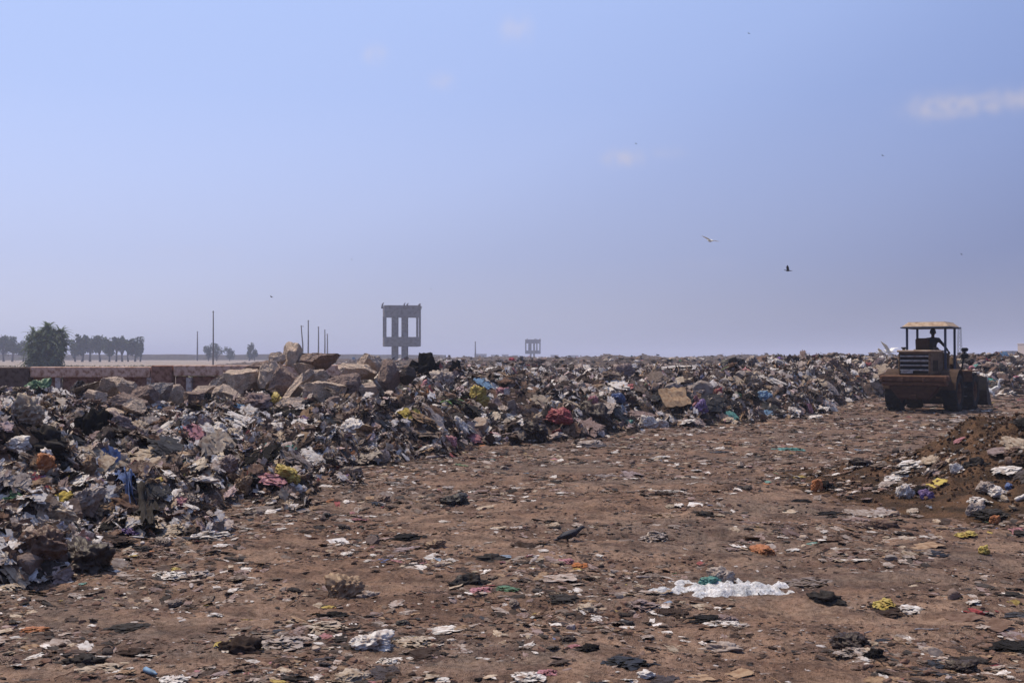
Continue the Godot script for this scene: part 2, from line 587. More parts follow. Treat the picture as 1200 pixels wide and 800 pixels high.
func make_tree(called: String, label: String, pos: Vector3, h: float, w: float, clear: float, leafm: Material, barkm: Material, group: String, n := 1300) -> Node3D:
	var t := thing(called, label, "tree", pos, rng.randf() * TAU, group)
	var st := new_st()
	st.set_smooth_group(0)
	var lean := Vector3(rng.randfn(0, 0.2), 0, rng.randfn(0, 0.2))
	tube(st, [Vector3(0, -0.3, 0), Vector3(0, h * clear * 0.6, 0) + lean * 0.5, Vector3(0, h * clear * 1.1, 0) + lean], [h * 0.045, h * 0.032, h * 0.026], 7)
	var cs := new_st()
	var heads := 9
	for k in heads:
		var a := TAU * k / heads + rng.randf()
		var rr := w * 0.5 * rng.randf_range(0.35, 0.72) if k > 1 else 0.1
		var tip := Vector3(cos(a) * rr, h * rng.randf_range(clear + 0.12, 0.80), sin(a) * rr)
		tube(st, [Vector3(0, h * clear * 0.9, 0) + lean * 0.9, tip * 0.6 + Vector3(0, h * clear * 0.45, 0), tip], [h * 0.02, h * 0.014, h * 0.006], 5)
		leaf_quads(cs, tip, Vector3(w * 0.22, h * 0.2, w * 0.22), n / heads, h * 0.045)
	part(st, "trunk", barkm, t)
	part(cs, "crown", leafm, t)
	return t

func build_far() -> void:
	var bark := mat(0.10, 0.08, 0.065, 0.95, 0.2, false)
	var leaf := mat(0.045, 0.062, 0.032, 0.8, 0.3, false)
	leaf.backlight_enabled = true; leaf.backlight = Color(0.25, 0.3, 0.12)
	var leaf2 := mat(0.05, 0.068, 0.03, 0.8, 0.3, false)
	# shaggy palm clump just beyond the wall
	var d0 := 140.0
	var k0 := d0 / FOCAL
	var px := (55.0 - 600.0) * k0
	var t := thing("palm_clump", "big dark shaggy clump of palms standing in the field beyond the wall", "tree", Vector3(px, 0, -d0))
	var st := new_st()
	st.set_smooth_group(0)
	var cs := new_st()
	var heads := [Vector3(0, 5.2, 0), Vector3(-1.4, 4.5, 0.6), Vector3(1.5, 4.7, -0.4), Vector3(-2.0, 3.1, -0.5), Vector3(2.0, 3.5, 0.5), Vector3(0.6, 3.6, 1.2), Vector3(-0.7, 2.4, 1.3), Vector3(1.4, 1.9, 1.0), Vector3(-1.5, 1.4, 0.9), Vector3(0.1, 1.2, 1.4)]
	for hp in heads:
		tube(st, [Vector3(hp.x * 0.35, -0.2, hp.z * 0.35), Vector3(hp.x * 0.8, hp.y * 0.5, hp.z * 0.8), hp], [0.26, 0.2, 0.17], 7)
		for f in 34:
			var a := rng.randf() * TAU
			var el := rng.randf_range(-0.5, 1.25)
			var ln := rng.randf_range(1.3, 2.1)
			var dir := Vector3(cos(a) * cos(el), sin(el), sin(a) * cos(el))
			var prev: Vector3 = hp
			for s in 6:
				var q := (s + 1) / 6.0
				var nxt: Vector3 = hp + dir * ln * q + Vector3(0, -0.75 * q * q * ln * 0.6, 0)
				var side := dir.cross(Vector3.UP).normalized() * 0.34 * (1.0 - 0.55 * q)
				for sg in [-1.0, 1.0]:
					var tip: Vector3 = nxt + side * sg + Vector3(0, -0.14, 0) + dir * 0.12
					cs.add_vertex(prev); cs.add_vertex(nxt); cs.add_vertex(tip)
				prev = nxt
		leaf_quads(cs, hp - Vector3(0, 0.5, 0), Vector3(1.0, 0.9, 1.0), 300, 0.17)
	leaf_quads(cs, Vector3(0, 2.7, 0), Vector3(2.4, 2.7, 2.0), 3000, 0.2)
	leaf_quads(cs, Vector3(0.3, 0.6, 0.4), Vector3(2.0, 1.2, 1.8), 1200, 0.2)
	part(st, "trunk", bark, t)
	part(cs, "crown", leaf, t)
	# rows of round-topped trees far off
	var row := [[4, 393, 24], [14, 393, 20], [27, 395, 16], [88, 391, 20], [96, 391, 14], [105, 388, 22], [117, 388, 20], [128, 391, 18], [136, 391, 14], [143, 391, 16], [150, 396, 10], [158, 393, 20], [164, 397, 12]]
	var lab := ["taller", "slimmer", "rounder", "thinner"]
	var dr := 340.0
	for i in row.size():
		var r: Array = row[i]
		var dd := dr + rng.randf_range(-12, 12)
		var kk := dd / FOCAL
		var h := ((HORIZON - float(r[1])) * kk + EYE) * rng.randf_range(0.86, 1.06)
		make_tree("shade_tree", "%s tree of the hazy row beside the palm clump, number %s along it" % [lab[i % 4], ["one", "two", "three", "four", "five", "six", "seven", "eight", "nine", "ten", "eleven", "twelve", "thirteen"][i]], Vector3((float(r[0]) - 600.0) * kk, 0, -dd), h, float(r[2]) * kk * rng.randf_range(0.95, 1.3), rng.randf_range(0.2, 0.32), leaf2, bark, "row of trees on the plain", 1100)
	var small := [[254, 400, 26, 0.1, "low spreading tree at the foot of the tall utility pole"], [244, 404, 12, 0.1, "low bush at the foot of the tall utility pole"], [269, 405, 12, 0.1, "small hazy bush beside the spreading tree"], [292, 401, 12, 0.1, "lone hazy small tree beyond the boulders"], [298, 407, 10, 0.1, "scrubby bush at the base of the lone hazy tree"]]
	for s in small:
		var dd := 400.0
		var kk := dd / FOCAL
		make_tree("scrub_tree", s[4], Vector3((float(s[0]) - 600.0) * kk, 0, -dd), (HORIZON - float(s[1])) * kk + EYE, float(s[2]) * kk, s[3], leaf2, bark, "scrub trees on the plain", 700)
	# field tufts round the palm clump
	var tuft := new_st()
	for i in 2600:
		var dx := rng.randf_range(-60, -14)
		var dz := rng.randf_range(60, 190)
		dx = -dz * rng.randf_range(0.22, 0.52)
		if noise_a.get_noise_2d(dx * 0.06, dz * 0.05) < 0.05: continue
		leaf_quads(tuft, Vector3(dx, base_h(dx, dz) + 0.08, -dz), Vector3(0.45, 0.16, 0.45), 5, 0.16)
	var tg := put(finish(tuft), "dry_grass", mat(0.15, 0.135, 0.07, 0.9, 0.2, false))
	tag(tg, "dry low grass tufts in the pale field beyond the wall", "grass", "", "stuff")
	# long embankment with a rail or road on it
	var em := new_st()
	em.set_smooth_group(0)
	var prof := [Vector2(-9, -0.2), Vector2(-3.5, 2.3), Vector2(3.5, 2.3), Vector2(9, -0.2)]
	for i in 60:
		for j in 3:
			var q := []
			for e in [[i, j], [i + 1, j], [i + 1, j + 1], [i, j + 1]]:
				var pp: Vector2 = prof[e[1]]
				q.append(Vector3(-330.0 + 5.0 * e[0], pp.y + (0.3 * noise_a.get_noise_1d(e[0] * 0.4) if e[1] % 3 else 0.0), -430.0 + pp.x - e[0] * 1.2))
			quad_out(em, q[0], q[1], q[2], q[3], Vector3(q[0].x, -20, -430.0 - i * 1.2))
	var eo := put(finish(em), "embankment", mat(0.085, 0.072, 0.062, 0.95, 0.2, true, 0.1))
	eo.set_meta("kind", "structure")
	# utility poles
	var wood := mat(0.12, 0.10, 0.085, 0.9, 0.2, false)
	var poles := [[249.5, 364.0, 200.0, "tall bare utility pole standing over the spreading tree"], [231.0, 388.0, 420.0, "short faint utility pole beside the tall bare one"], [354.5, 381.0, 240.0, "thick short pole behind the boulders, first of five"], [361.0, 375.0, 260.0, "tallest pole behind the boulders, second of five"], [373.0, 382.5, 320.0, "hazy pole behind the boulders, third of five"], [380.5, 386.0, 380.0, "hazy pole behind the boulders, fourth of five"], [383.5, 391.0, 430.0, "faintest pole behind the boulders, last of five"], [557.0, 400.0, 520.0, "thin lone pole on the plain between the two concrete towers"]]
	for p in poles:
		var dd: float = p[2]
		var o := thing("utility_pole", p[3], "pole", Vector3((float(p[0]) - 600.0) / FOCAL * dd, 0, -dd), 0.0, "utility poles on the plain")
		var h := (HORIZON - float(p[1])) / FOCAL * dd + EYE
		var ps := new_st()
		ps.set_smooth_group(0)
		var thick := 0.00062 * dd
		tube(ps, [Vector3(0, -0.5, 0), Vector3(0.02, h * 0.5, 0), Vector3(0.0 if p[0] != 354.5 else -0.35, h, 0)], [thick * 1.25, thick, thick * 0.75], 8)
		part(ps, "shaft", wood, o)
		var cr := new_st()
		cbox(cr, Vector3(0, h - 0.25, 0), Vector3(thick * 2.6, 0.12, 0.12), 0.02)
		part(cr, "cap", wood, o)
	# ruined concrete towers
	concrete_tower(470.5, 330.0, "derelict concrete water tower with an open frame rising behind the refuse", 1.0)
	concrete_tower(624.5, 620.0, "second derelict concrete tower, small and faint in the haze", 0.66)
	# far roofs and heaps on the skyline
	var pale := mat(0.36, 0.34, 0.33, 0.9, 0.2, false)
	var n_build := 0
	for b in [[563, 14, 415.0, 640.0], [580, 9, 416.0, 600.0], [592, 8, 415.5, 700.0], [604, 7, 416.5, 660.0], [650, 9, 416.0, 760.0], [672, 12, 416.5, 700.0], [880, 16, 415.5, 650.0], [905, 12, 416.5, 640.0], [1065, 10, 414.0, 520.0]]:
		var dd: float = b[3]
		var kk := dd / FOCAL
		var h := (HORIZON - float(b[2])) * kk + EYE
		house(Vector3((float(b[0]) - 600.0) * kk, 0, -dd), float(b[1]) * kk, h, 6.0, pale, "%s faint flat-roofed house on the hazy skyline" % ["First", "Second", "Third", "Fourth", "Fifth", "Sixth", "Seventh", "Eighth", "Ninth"][n_build] + ", counting along it")
		n_build += 1
	house(at(1187, 417, 320) * Vector3(1, 0, 1), 4.2, 3.0, 2.5, mat(0.24, 0.22, 0.21, 0.9, 0.2, false), "low grey block beside the tall beige building past the loader")
	house(at(1213, 417, 300) * Vector3(1, 0, 1), 5.6, 4.9, 4.0, mat(0.42, 0.34, 0.29, 0.9, 0.2, false), "tall narrow beige building past the loader")
	house(at(1228, 417, 330) * Vector3(1, 0, 1), 6.0, 3.2, 5.0, pale, "wide pale house behind the beige building")
	# lattice mast
	var md := 420.0
	var mast := thing("lattice_mast", "hazy lattice mast rising just past the loader's canopy", "mast", at(1125.0, 417, md) * Vector3(1, 0, 1))
	var mh := (HORIZON - 383.0) / FOCAL * md + EYE
	var steel := mat(0.16, 0.16, 0.17, 0.7, 0.4, false)
	for sx in [-1.0, 1.0]:
		for sz in [-1.0, 1.0]:
			var ms := new_st()
			tube(ms, [Vector3(sx * 0.75, -0.3, sz * 0.75), Vector3(sx * 0.42, mh, sz * 0.42)], [0.11, 0.09], 5)
			part(ms, "leg", steel, mast)
	var br := new_st()
	for i in 9:
		var y0 := mh * i / 9.0
		var y1 := mh * (i + 1) / 9.0
		var w0 := lerpf(0.75, 0.42, i / 9.0)
		var w1 := lerpf(0.75, 0.42, (i + 1) / 9.0)
		for q in 4:
			var r := Basis(Vector3.UP, q * PI / 2)
			tube(br, [r * Vector3(-w0, y0, w0), r * Vector3(w1, y1, w1)], [0.06, 0.06], 4)
			tube(br, [r * Vector3(-w1, y1, w1), r * Vector3(w1, y1, w1)], [0.06, 0.06], 4)
	part(br, "bracing", steel, mast)
	# lower refuse heaps further out, fading in the haze
	var hm := soil_material(0.3, 8.0)
	var words := ["one", "two", "three", "four", "five", "six", "seven", "eight", "nine", "ten", "eleven", "twelve", "thirteen", "fourteen", "fifteen"]
	for i in FAR_SPOTS.size():
		var f: Array = FAR_SPOTS[i]
		var c := Vector2((float(f[0]) - 600.0) / FOCAL * f[1], f[1])
		var rx: float = f[2]
		var rd: float = rx * 0.6
		var hh: float = f[3] - 0.4
		var hf := func(x: float, d: float) -> float:
			var q := pow((x - c.x) / rx, 2.0) + pow((d - c.y) / rd, 2.0)
			return hh * clampf(1.0 - q, 0.0, 1.0) * (1.0 + 0.3 * noise_a.get_noise_2d(x * 0.25, d * 0.25)) + 0.35 * minf(1.0, maxf(0.0, 1.2 - q) * 3.0) * noise_c.get_noise_2d(x * 0.9, d * 0.9) - 0.12
		var kp := func(_x: float, _d: float, h: float) -> bool: return h > -0.11
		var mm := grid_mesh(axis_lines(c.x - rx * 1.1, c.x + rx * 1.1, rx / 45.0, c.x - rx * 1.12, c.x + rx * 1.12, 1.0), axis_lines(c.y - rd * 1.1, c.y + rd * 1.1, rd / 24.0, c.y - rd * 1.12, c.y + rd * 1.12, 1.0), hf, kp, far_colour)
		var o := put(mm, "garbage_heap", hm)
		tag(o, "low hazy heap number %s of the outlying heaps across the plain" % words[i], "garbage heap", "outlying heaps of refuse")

const FAR_SPOTS := [[600, 80, 14, 1.55], [690, 95, 16, 1.75], [770, 110, 18, 1.7], [540, 100, 14, 1.6], [860, 120, 20, 1.75], [950, 110, 16, 1.9], [1010, 95, 12, 2.1], [1080, 120, 18, 1.8], [1170, 90, 16, 2.1], [480, 130, 16, 1.6], [720, 170, 26, 2.0], [880, 190, 26, 2.1], [590, 200, 30, 1.9], [1150, 170, 26, 2.2], [400, 190, 24, 1.5]]
func far_h(x: float, d: float) -> float:
	var y := 0.0
	for f in FAR_SPOTS:
		var rx: float = f[2]
		var q := pow((x - (float(f[0]) - 600.0) / FOCAL * float(f[1])) / rx, 2.0) + pow((d - float(f[1])) / (rx * 0.6), 2.0)
		if q < 1.0: y = maxf(y, (float(f[3]) - 0.4) * (1.0 - q) * (1.0 + 0.3 * noise_a.get_noise_2d(x * 0.25, d * 0.25)) + 0.35 * minf(1.0, (1.2 - q) * 3.0) * noise_c.get_noise_2d(x * 0.9, d * 0.9) - 0.12)
	return y

func far_colour(x: float, d: float) -> Color:  # refuse tone paled and greyed: distance haze put into the colour
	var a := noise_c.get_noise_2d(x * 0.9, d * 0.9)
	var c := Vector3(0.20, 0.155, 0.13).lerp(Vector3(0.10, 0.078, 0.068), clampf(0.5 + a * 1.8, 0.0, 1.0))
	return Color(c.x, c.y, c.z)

func house(pos: Vector3, w: float, h: float, dp: float, m: Material, label: String) -> void:
	var o := thing("house", label, "house", pos, 0.0, "houses on the skyline")
	var st := new_st()
	cbox(st, Vector3(0, h * 0.5 - 0.2, -dp * 0.5), Vector3(w, h + 0.4, dp), 0.05)
	part(st, "wall", m, o)
	st = new_st()
	cbox(st, Vector3(0, h + 0.12, -dp * 0.5), Vector3(w * 1.04, 0.22, dp * 1.04), 0.04)
	part(st, "roof", m, o)
	var n := maxi(1, int(w / 2.6))
	for i in n:
		st = new_st()
		cbox(st, Vector3((i + 0.5) / n * w - w * 0.5, h * 0.55, 0.0), Vector3(0.9, minf(1.0, h * 0.35), 0.12), 0.02)
		part(st, "window", mat(0.05, 0.05, 0.06, 0.4, 0.5, false), o)

func concrete_tower(px: float, dist: float, label: String, sc: float) -> void:
	var k := 330.0 / FOCAL * sc
	var t := thing("concrete_tower", label, "tower", Vector3((px - 600.0) / FOCAL * dist, 0, -dist), 0.0, "derelict concrete towers")
	var m := mat(0.17, 0.155, 0.15, 0.95, 0.2, true, 0.15)
	var Y := func(py: float) -> float: return (EYE + (HORIZON - py) * 330.0 / FOCAL) * sc
	var X := func(p: float) -> float: return (p - 470.5) * k
	var rot := Basis(Vector3.UP, 0.16 if sc > 0.8 else -0.3)
	var half := 21.0 * k
	# ring beams as four walls each
	for ring in [["tank_wall", 358.5, 371.5], ["floor_beam", 395.0, 405.8]]:
		for q in 4:
			var r := rot * Basis(Vector3.UP, q * PI / 2)
			var y0: float = Y.call(ring[2])
			var y1: float = Y.call(ring[1])
			if ring[0] == "floor_beam":
				y0 += (0.0 if q != 1 else 0.0)
			var st := new_st()
			cbox(st, r * Vector3(0, (y0 + y1) / 2, half - 0.2), Vector3(half * 2.0 - (0.02 if q % 2 else 0.9), y1 - y0 - 0.01 * q, 0.42), 0.04, r)
			part(st, ring[0], m, t)
	var fl := new_st()
	cbox(fl, Vector3(0, Y.call(405.0), 0), Vector3(half * 1.9, 0.5, half * 1.9), 0.05, rot)
	part(fl, "floor_slab", m, t)
	# thin corner posts in pairs, two heavy central piers front, two behind
	for sx in [-1.0, 1.0]:
		for sz in [-1.0, 1.0]:
			var st := new_st()
			var y0: float = Y.call(397.0)
			var y1: float = Y.call(370.0)
			cbox(st, rot * Vector3(sx * (half - 0.3), (y0 + y1) / 2, sz * (half - 0.3)), Vector3(0.62, y1 - y0, 0.62), 0.03, rot)
			part(st, "corner_post", m, t)
	for p in [462.5, 474.0]:
		for z in [1.1, -1.1]:
			var st := new_st()
			var y1: float = Y.call(362.0)
			cbox(st, Vector3(X.call(p) + (0.15 if z < 0 else 0.0), y1 / 2 - 0.3, z * 1.6), Vector3(5.8 * k, y1 + 0.6, 1.0), 0.05)
			part(st, "pier", m, t)
	# broken stubs and bent bars on the rim
	for b in [[450.0, 355.5, 0.4], [475.0, 355.8, 0.3], [478.5, 356.0, 0.35], [492.5, 356.5, 0.5], [494.0, 361.0, 0.5]]:
		var st := new_st()
		var yy: float = Y.call(359.0)
		var y2: float = Y.call(b[1])
		tube(st, [Vector3(X.call(b[0]), yy - 0.8, half - 0.2), Vector3(X.call(b[0]) + 0.15, (yy + y2) * 0.5, half), Vector3(X.call(b[0]) + 0.5, y2, half)], [b[2], b[2] * 0.7, 0.12], 6)
		part(st, "broken_stub", m, t)

# ------------------------------------------------------------------ mesh library
var lib := {}
const TINT := {
	"white": [0.72, 0.675, 0.63], "cream": [0.46, 0.375, 0.285], "pale grey": [0.40, 0.335, 0.295], "grey": [0.22, 0.172, 0.142], "mauve grey": [0.29, 0.215, 0.20],
	"brown": [0.17, 0.105, 0.075], "dark brown": [0.060, 0.042, 0.034], "black": [0.020, 0.018, 0.017], "charcoal": [0.050, 0.045, 0.042], "tan": [0.34, 0.23, 0.145],
	"buff": [0.50, 0.34, 0.20], "yellow": [0.55, 0.42, 0.07], "orange": [0.50, 0.17, 0.04], "red": [0.36, 0.035, 0.05], "pink": [0.50, 0.20, 0.24], "blue": [0.07, 0.15, 0.38],
	"light blue": [0.22, 0.36, 0.52], "green": [0.05, 0.18, 0.075], "teal": [0.07, 0.32, 0.29], "purple": [0.17, 0.10, 0.32]}

func dye(colour: String, kind: String) -> StandardMaterial3D:
	var c: Array = TINT[colour].duplicate()
	if c.max() > 2.4 * c.min() and colour not in ["tan", "brown", "buff"]:
		# strong dyes are faded and dusty
		for i in 3: c[i] = lerpf(c[i], [0.30, 0.25, 0.215][i], 0.2)
	match kind:
		"plastic_bag", "plastic_sheet", "plastic_film", "plastic_bottle":
			var m := mat(c[0], c[1], c[2], 0.5, 0.3, true, 2.3)
			m.backlight_enabled = true
			m.backlight = Color(0.45, 0.43, 0.40)
			return m
		"rag", "cloth":
			return mat(c[0] * 0.9, c[1] * 0.9, c[2] * 0.9, 0.95, 0.2, true, 2.6)
		"stone", "boulder":
			var g: float = (c[0] + c[1] + c[2]) / 3.0
			var q := mat(lerpf(c[0], g, 0.42) * 1.5, lerpf(c[1], g, 0.42) * 1.5, lerpf(c[2], g, 0.42) * 1.5, 0.95, 0.2, true, 1.1 if kind == "stone" else 1.12)
			if kind == "boulder":
				# gritty broken faces
				q.albedo_color = lin(minf(0.8, (lerpf(c[0], g, 0.35)) * 2.3), minf(0.8, lerpf(c[1], g, 0.35) * 2.3), minf(0.8, lerpf(c[2], g, 0.35) * 2.3))
				q.albedo_texture = soil_tex
				q.uv1_scale = Vector3.ONE * 0.9
				q.heightmap_enabled = true
				q.heightmap_texture = bump_tex
				q.heightmap_scale = 4.0
			return q
	return mat(c[0], c[1], c[2], 0.85, 0.3, true, 1.9)

func cube_sphere(n: int, f: Callable, smooth := false) -> ArrayMesh:
	var st := new_st()
	if smooth: st.set_smooth_group(0)
	for a in 3:
		for sg in [-1.0, 1.0]:
			var pts := []
			for i in n + 1:
				for j in n + 1:
					var v := Vector3.ZERO
					v[a] = sg
					v[(a + 1) % 3] = tan((2.0 * i / n - 1.0) * PI / 4)
					v[(a + 2) % 3] = tan((2.0 * j / n - 1.0) * PI / 4)
					pts.append(f.call(v.normalized()))
			for i in n:
				for j in n:
					var q := i * (n + 1) + j
					quad_out(st, pts[q], pts[q + 1], pts[q + n + 2], pts[q + n + 1], Vector3.ZERO)
	return finish(st)

func ridge(p: Vector3) -> float:
	var v := noise_b.get_noise_3dv(p)
	return 1.0 - 2.0 * (sqrt(v * v + 0.006) - 0.07)

func bag_mesh(k: int, n := 12) -> ArrayMesh:
	var off := Vector3(k * 17.3, k * 5.1, k * 9.7)
	var stretch := Vector3(rng.randf_range(0.8, 1.15), rng.randf_range(0.62, 0.85), rng.randf_range(0.75, 1.05))
	return cube_sphere(n, func(v: Vector3) -> Vector3:
		var r := 0.40 + 0.13 * noise_a.get_noise_3dv(v * 1.1 + off) + 0.075 * ridge(v * 1.9 + off) + 0.045 * ridge(v * 4.3 + off) + 0.028 * ridge(v * 9.0 + off)
		var p := v * r * stretch * 1.15
		# gathered neck
		var neck := Vector3(sin(k * 2.1) * 0.6, 0.55, cos(k * 2.1) * 0.6).normalized()
		var q := v.dot(neck)
		if q > 0.86: p += neck * (q - 0.86) * 1.5
		if p.y < -0.12: p.y = -0.12 + (p.y + 0.12) * 0.3
		p.y += 0.14
		return p, n > 8)

func stone_mesh(k: int, n := 12, cuts := 11, rough := 0.035) -> ArrayMesh:
	var planes := []
	for i in cuts:
		planes.append([Vector3(rng.randfn(), rng.randfn(), rng.randfn()).normalized(), rng.randf_range(0.25, 0.44)])
	var off := Vector3(k * 7.7, k * 3.1, k * 1.7)
	return cube_sphere(n, func(v: Vector3) -> Vector3:
		var p := v * 0.56
		for pl in planes:
			var e: float = p.dot(pl[0]) - pl[1]
			if e > 0.0: p -= pl[0] * e
		var nn := noise_a.get_noise_3dv(v * 2.0 + off) * rough + noise_b.get_noise_3dv(v * 6.0 + off) * rough * 0.5 + noise_b.get_noise_3dv(v * 15.0 + off) * rough * 0.25
		return p * (1.0 + nn * 2.0))

func sheet_mesh(k: int, n: int, lift: float, thick := 0.0, smooth := true, soft := false) -> ArrayMesh:
	# crumpled film or cloth: irregular outline, folds that lean over; thick > 0 closes it underneath
	var st := new_st()
	if smooth: st.set_smooth_group(0)
	var off := Vector2(k * 11.3, k * 4.9)
	var pts := []
	for i in n + 1:
		for j in n + 1:
			var u := 2.0 * i / n - 1.0
			var v := 2.0 * j / n - 1.0
			# square to rounded irregular outline
			var ang := atan2(v, u)
			var m := maxf(absf(u), absf(v))
			var rad := 0.36 * (1.0 + 0.55 * noise_a.get_noise_2d(cos(ang) * 1.3 + off.x, sin(ang) * 1.3 + off.y) + 0.22 * noise_b.get_noise_2d(cos(ang) * 4.0 + off.x, sin(ang) * 4.0))
			var x := cos(ang) * m * rad
			var z := sin(ang) * m * rad
			var q := Vector3(x * 1.3 + z * 0.5 + off.x, z * 3.0 - x * 0.7 + 0.5 * noise_a.get_noise_2d(x * 2.0 + off.x, z * 2.0), off.y)
			var big := 0.5 + 0.5 * ridge(q)
			var mid := 0.5 + 0.5 * ridge(q * 2.4 + Vector3(3, 1, 7))
			var fin := 0.5 + 0.5 * ridge(q * 5.5 + Vector3(13, 5, 2))
			var edge := 1.0 - 0.75 * pow(m, 3.0)
			if soft:
				big = 0.5 + 0.5 * noise_a.get_noise_3dv(q * 1.7)
				mid = 0.5 + 0.6 * noise_a.get_noise_3dv(q * 3.6 + Vector3(3, 1, 7))
				fin = 0.5 + 0.5 * noise_a.get_noise_3dv(q * 9.0)
			var body := 0.5 + 0.5 * noise_a.get_noise_2d(x * 2.2 + off.y, z * 2.2 + off.x)
			var y := lift * ((0.45 * body + 0.32 * big * big + 0.16 * mid * mid) * edge + 0.05 * fin)
			x += lift * 0.8 * noise_b.get_noise_2d(x * 7.0 + off.y, z * 7.0)
			z += lift * 0.8 * noise_b.get_noise_2d(x * 7.0, z * 7.0 + off.x + 40.0)
			pts.append(Vector3(x * 1.25, y, z * 1.25))
	for i in n:
		for j in n:
			var q := i * (n + 1) + j
			quad_out(st, pts[q], pts[q + 1], pts[q + n + 2], pts[q + n + 1], Vector3(0, -50, 0))
	if thick > 0.0:
		for i in n + 1:
			for j in n + 1:
				if i != 0 and j != 0 and i != n and j != n: continue
		for e in 4:
			for i in n:
				var a := Vector2i(i, 0)
				var b := Vector2i(i + 1, 0)
				if e == 1: a = Vector2i(i, n); b = Vector2i(i + 1, n)
				if e == 2: a = Vector2i(0, i); b = Vector2i(0, i + 1)
				if e == 3: a = Vector2i(n, i); b = Vector2i(n, i + 1)
				var p0: Vector3 = pts[a.x * (n + 1) + a.y]
				var p1: Vector3 = pts[b.x * (n + 1) + b.y]
				quad_out(st, p0, p1, p1 * Vector3(0.94, 1, 0.94) - Vector3(0, p1.y + thick, 0), p0 * Vector3(0.94, 1, 0.94) - Vector3(0, p0.y + thick, 0), Vector3(0, 0, 0))
	return finish(st)

func wad_mesh(k: int) -> ArrayMesh:
	# a wad of cloth fallen in on itself
	var off := Vector3(k * 3.3, k * 8.1, k * 5.7)
	var st := Vector3(rng.randf_range(1.0, 1.25), rng.randf_range(0.45, 0.65), rng.randf_range(0.75, 1.0))
	return cube_sphere(16 if k < 41 or k > 42 else 8, func(v: Vector3) -> Vector3:
		var r := 0.40 + 0.20 * noise_a.get_noise_3dv(v * 1.2 + off) + 0.10 * noise_a.get_noise_3dv(v * 2.8 + off)
		r += 0.05 * ridge(v * Vector3(2.0, 5.0, 3.0) + off) + 0.025 * ridge(v * 7.0 + off)
		var p := v * r * st
		if p.y < 0.0: p.y *= 0.15
		return p, true)

func card_mesh(k: int) -> ArrayMesh:
	# torn bent piece of cardboard: two leaves hinged on a crease, real thickness
	var st := new_st()
	var bend := rng.randf_range(0.1, 0.9)
	var w := rng.randf_range(0.35, 0.5)
	var l := rng.randf_range(0.3, 0.55)
	var t := 0.02
	var n := 7
	var top := []
	for i in n + 1:
		for j in 5:
			var u := float(i) / n - 0.5
			var v := j / 4.0 - 0.5
			var x := u * 2.0 * l * (1.0 + 0.12 * noise_b.get_noise_2d(v * 9.0, k * 3.0 + signf(u)))
			var z := v * 2.0 * w * (1.0 + 0.14 * noise_b.get_noise_2d(u * 7.0, k * 5.0 + signf(v)))
			var y := maxf(0.0, x * bend * 0.6 + 0.05) + 0.03 * noise_a.get_noise_2d(x * 4.0 + k, z * 4.0) + 0.02
			top.append(Vector3(x, y, z))
	for i in n:
		for j in 4:
			var q := i * 5 + j
			var dn := Vector3(0, -t, 0)
			quad_out(st, top[q], top[q + 1], top[q + 6], top[q + 5], Vector3(0, -50, 0))
			quad_out(st, top[q] + dn, top[q + 1] + dn, top[q + 6] + dn, top[q + 5] + dn, Vector3(0, 50, 0))
			if j == 0: quad_out(st, top[q], top[q + 5], top[q + 5] + dn, top[q] + dn, Vector3(0, 0, 9))
			if j == 3: quad_out(st, top[q + 1], top[q + 6], top[q + 6] + dn, top[q + 1] + dn, Vector3(0, 0, -9))
			if i == 0: quad_out(st, top[q], top[q + 1], top[q + 1] + dn, top[q] + dn, Vector3(9, 0, 0))
			if i == n - 1: quad_out(st, top[q + 5], top[q + 6], top[q + 6] + dn, top[q + 5] + dn, Vector3(-9, 0, 0))
	return finish(st)

func bottle_mesh(k: int) -> ArrayMesh:
	var st := new_st()
	st.set_smooth_group(0)
	var prof := [[0.0, -0.5], [0.12, -0.5], [0.145, -0.46], [0.14, -0.3], [0.148, -0.2], [0.14, -0.1], [0.146, 0.05], [0.13, 0.2], [0.07, 0.34], [0.048, 0.40], [0.05, 0.42], [0.055, 0.43], [0.055, 0.5], [0.0, 0.5]]
	var sides := 12
	var f := func(i: int, a: float) -> Vector3:
		var r: float = prof[i][0]
		var x: float = prof[i][1]
		var dent := 1.0 - 0.45 * maxf(0.0, noise_a.get_noise_2d(x * 3.0 + k * 7.0, sin(a) * 1.2 + k)) * (1.0 if x < 0.3 else 0.1)
		return Vector3(x, 0.13 + r * sin(a) * dent * 0.9, r * cos(a))
	for i in prof.size() - 1:
		for s in sides:
			var a0 := TAU * s / sides
			var a1 := TAU * (s + 1) / sides
			quad_out(st, f.call(i, a0), f.call(i, a1), f.call(i + 1, a1), f.call(i + 1, a0), Vector3((prof[i][1] + prof[i + 1][1]) * 0.5, 0.13, 0))
	return finish(st)

func stick_mesh(k: int) -> ArrayMesh:
	var st := new_st()
	var pts := []
	var rad := []
	for i in 7:
		var u := i / 6.0 - 0.5
		pts.append(Vector3(u, 0.02 + 0.05 * absf(noise_a.get_noise_2d(u * 2.0, k * 9.0)), 0.12 * noise_a.get_noise_2d(u * 2.0 + 30.0, k * 5.0)))
		rad.append(0.02 * (1.0 - 0.5 * (u + 0.5)))
	tube(st, pts, rad, 6)
	if k % 2:
		tube(st, [pts[3], pts[3] + Vector3(0.12, 0.05, 0.12), pts[3] + Vector3(0.25, 0.07, 0.2)], [0.013, 0.01, 0.006], 5)
	return finish(st)

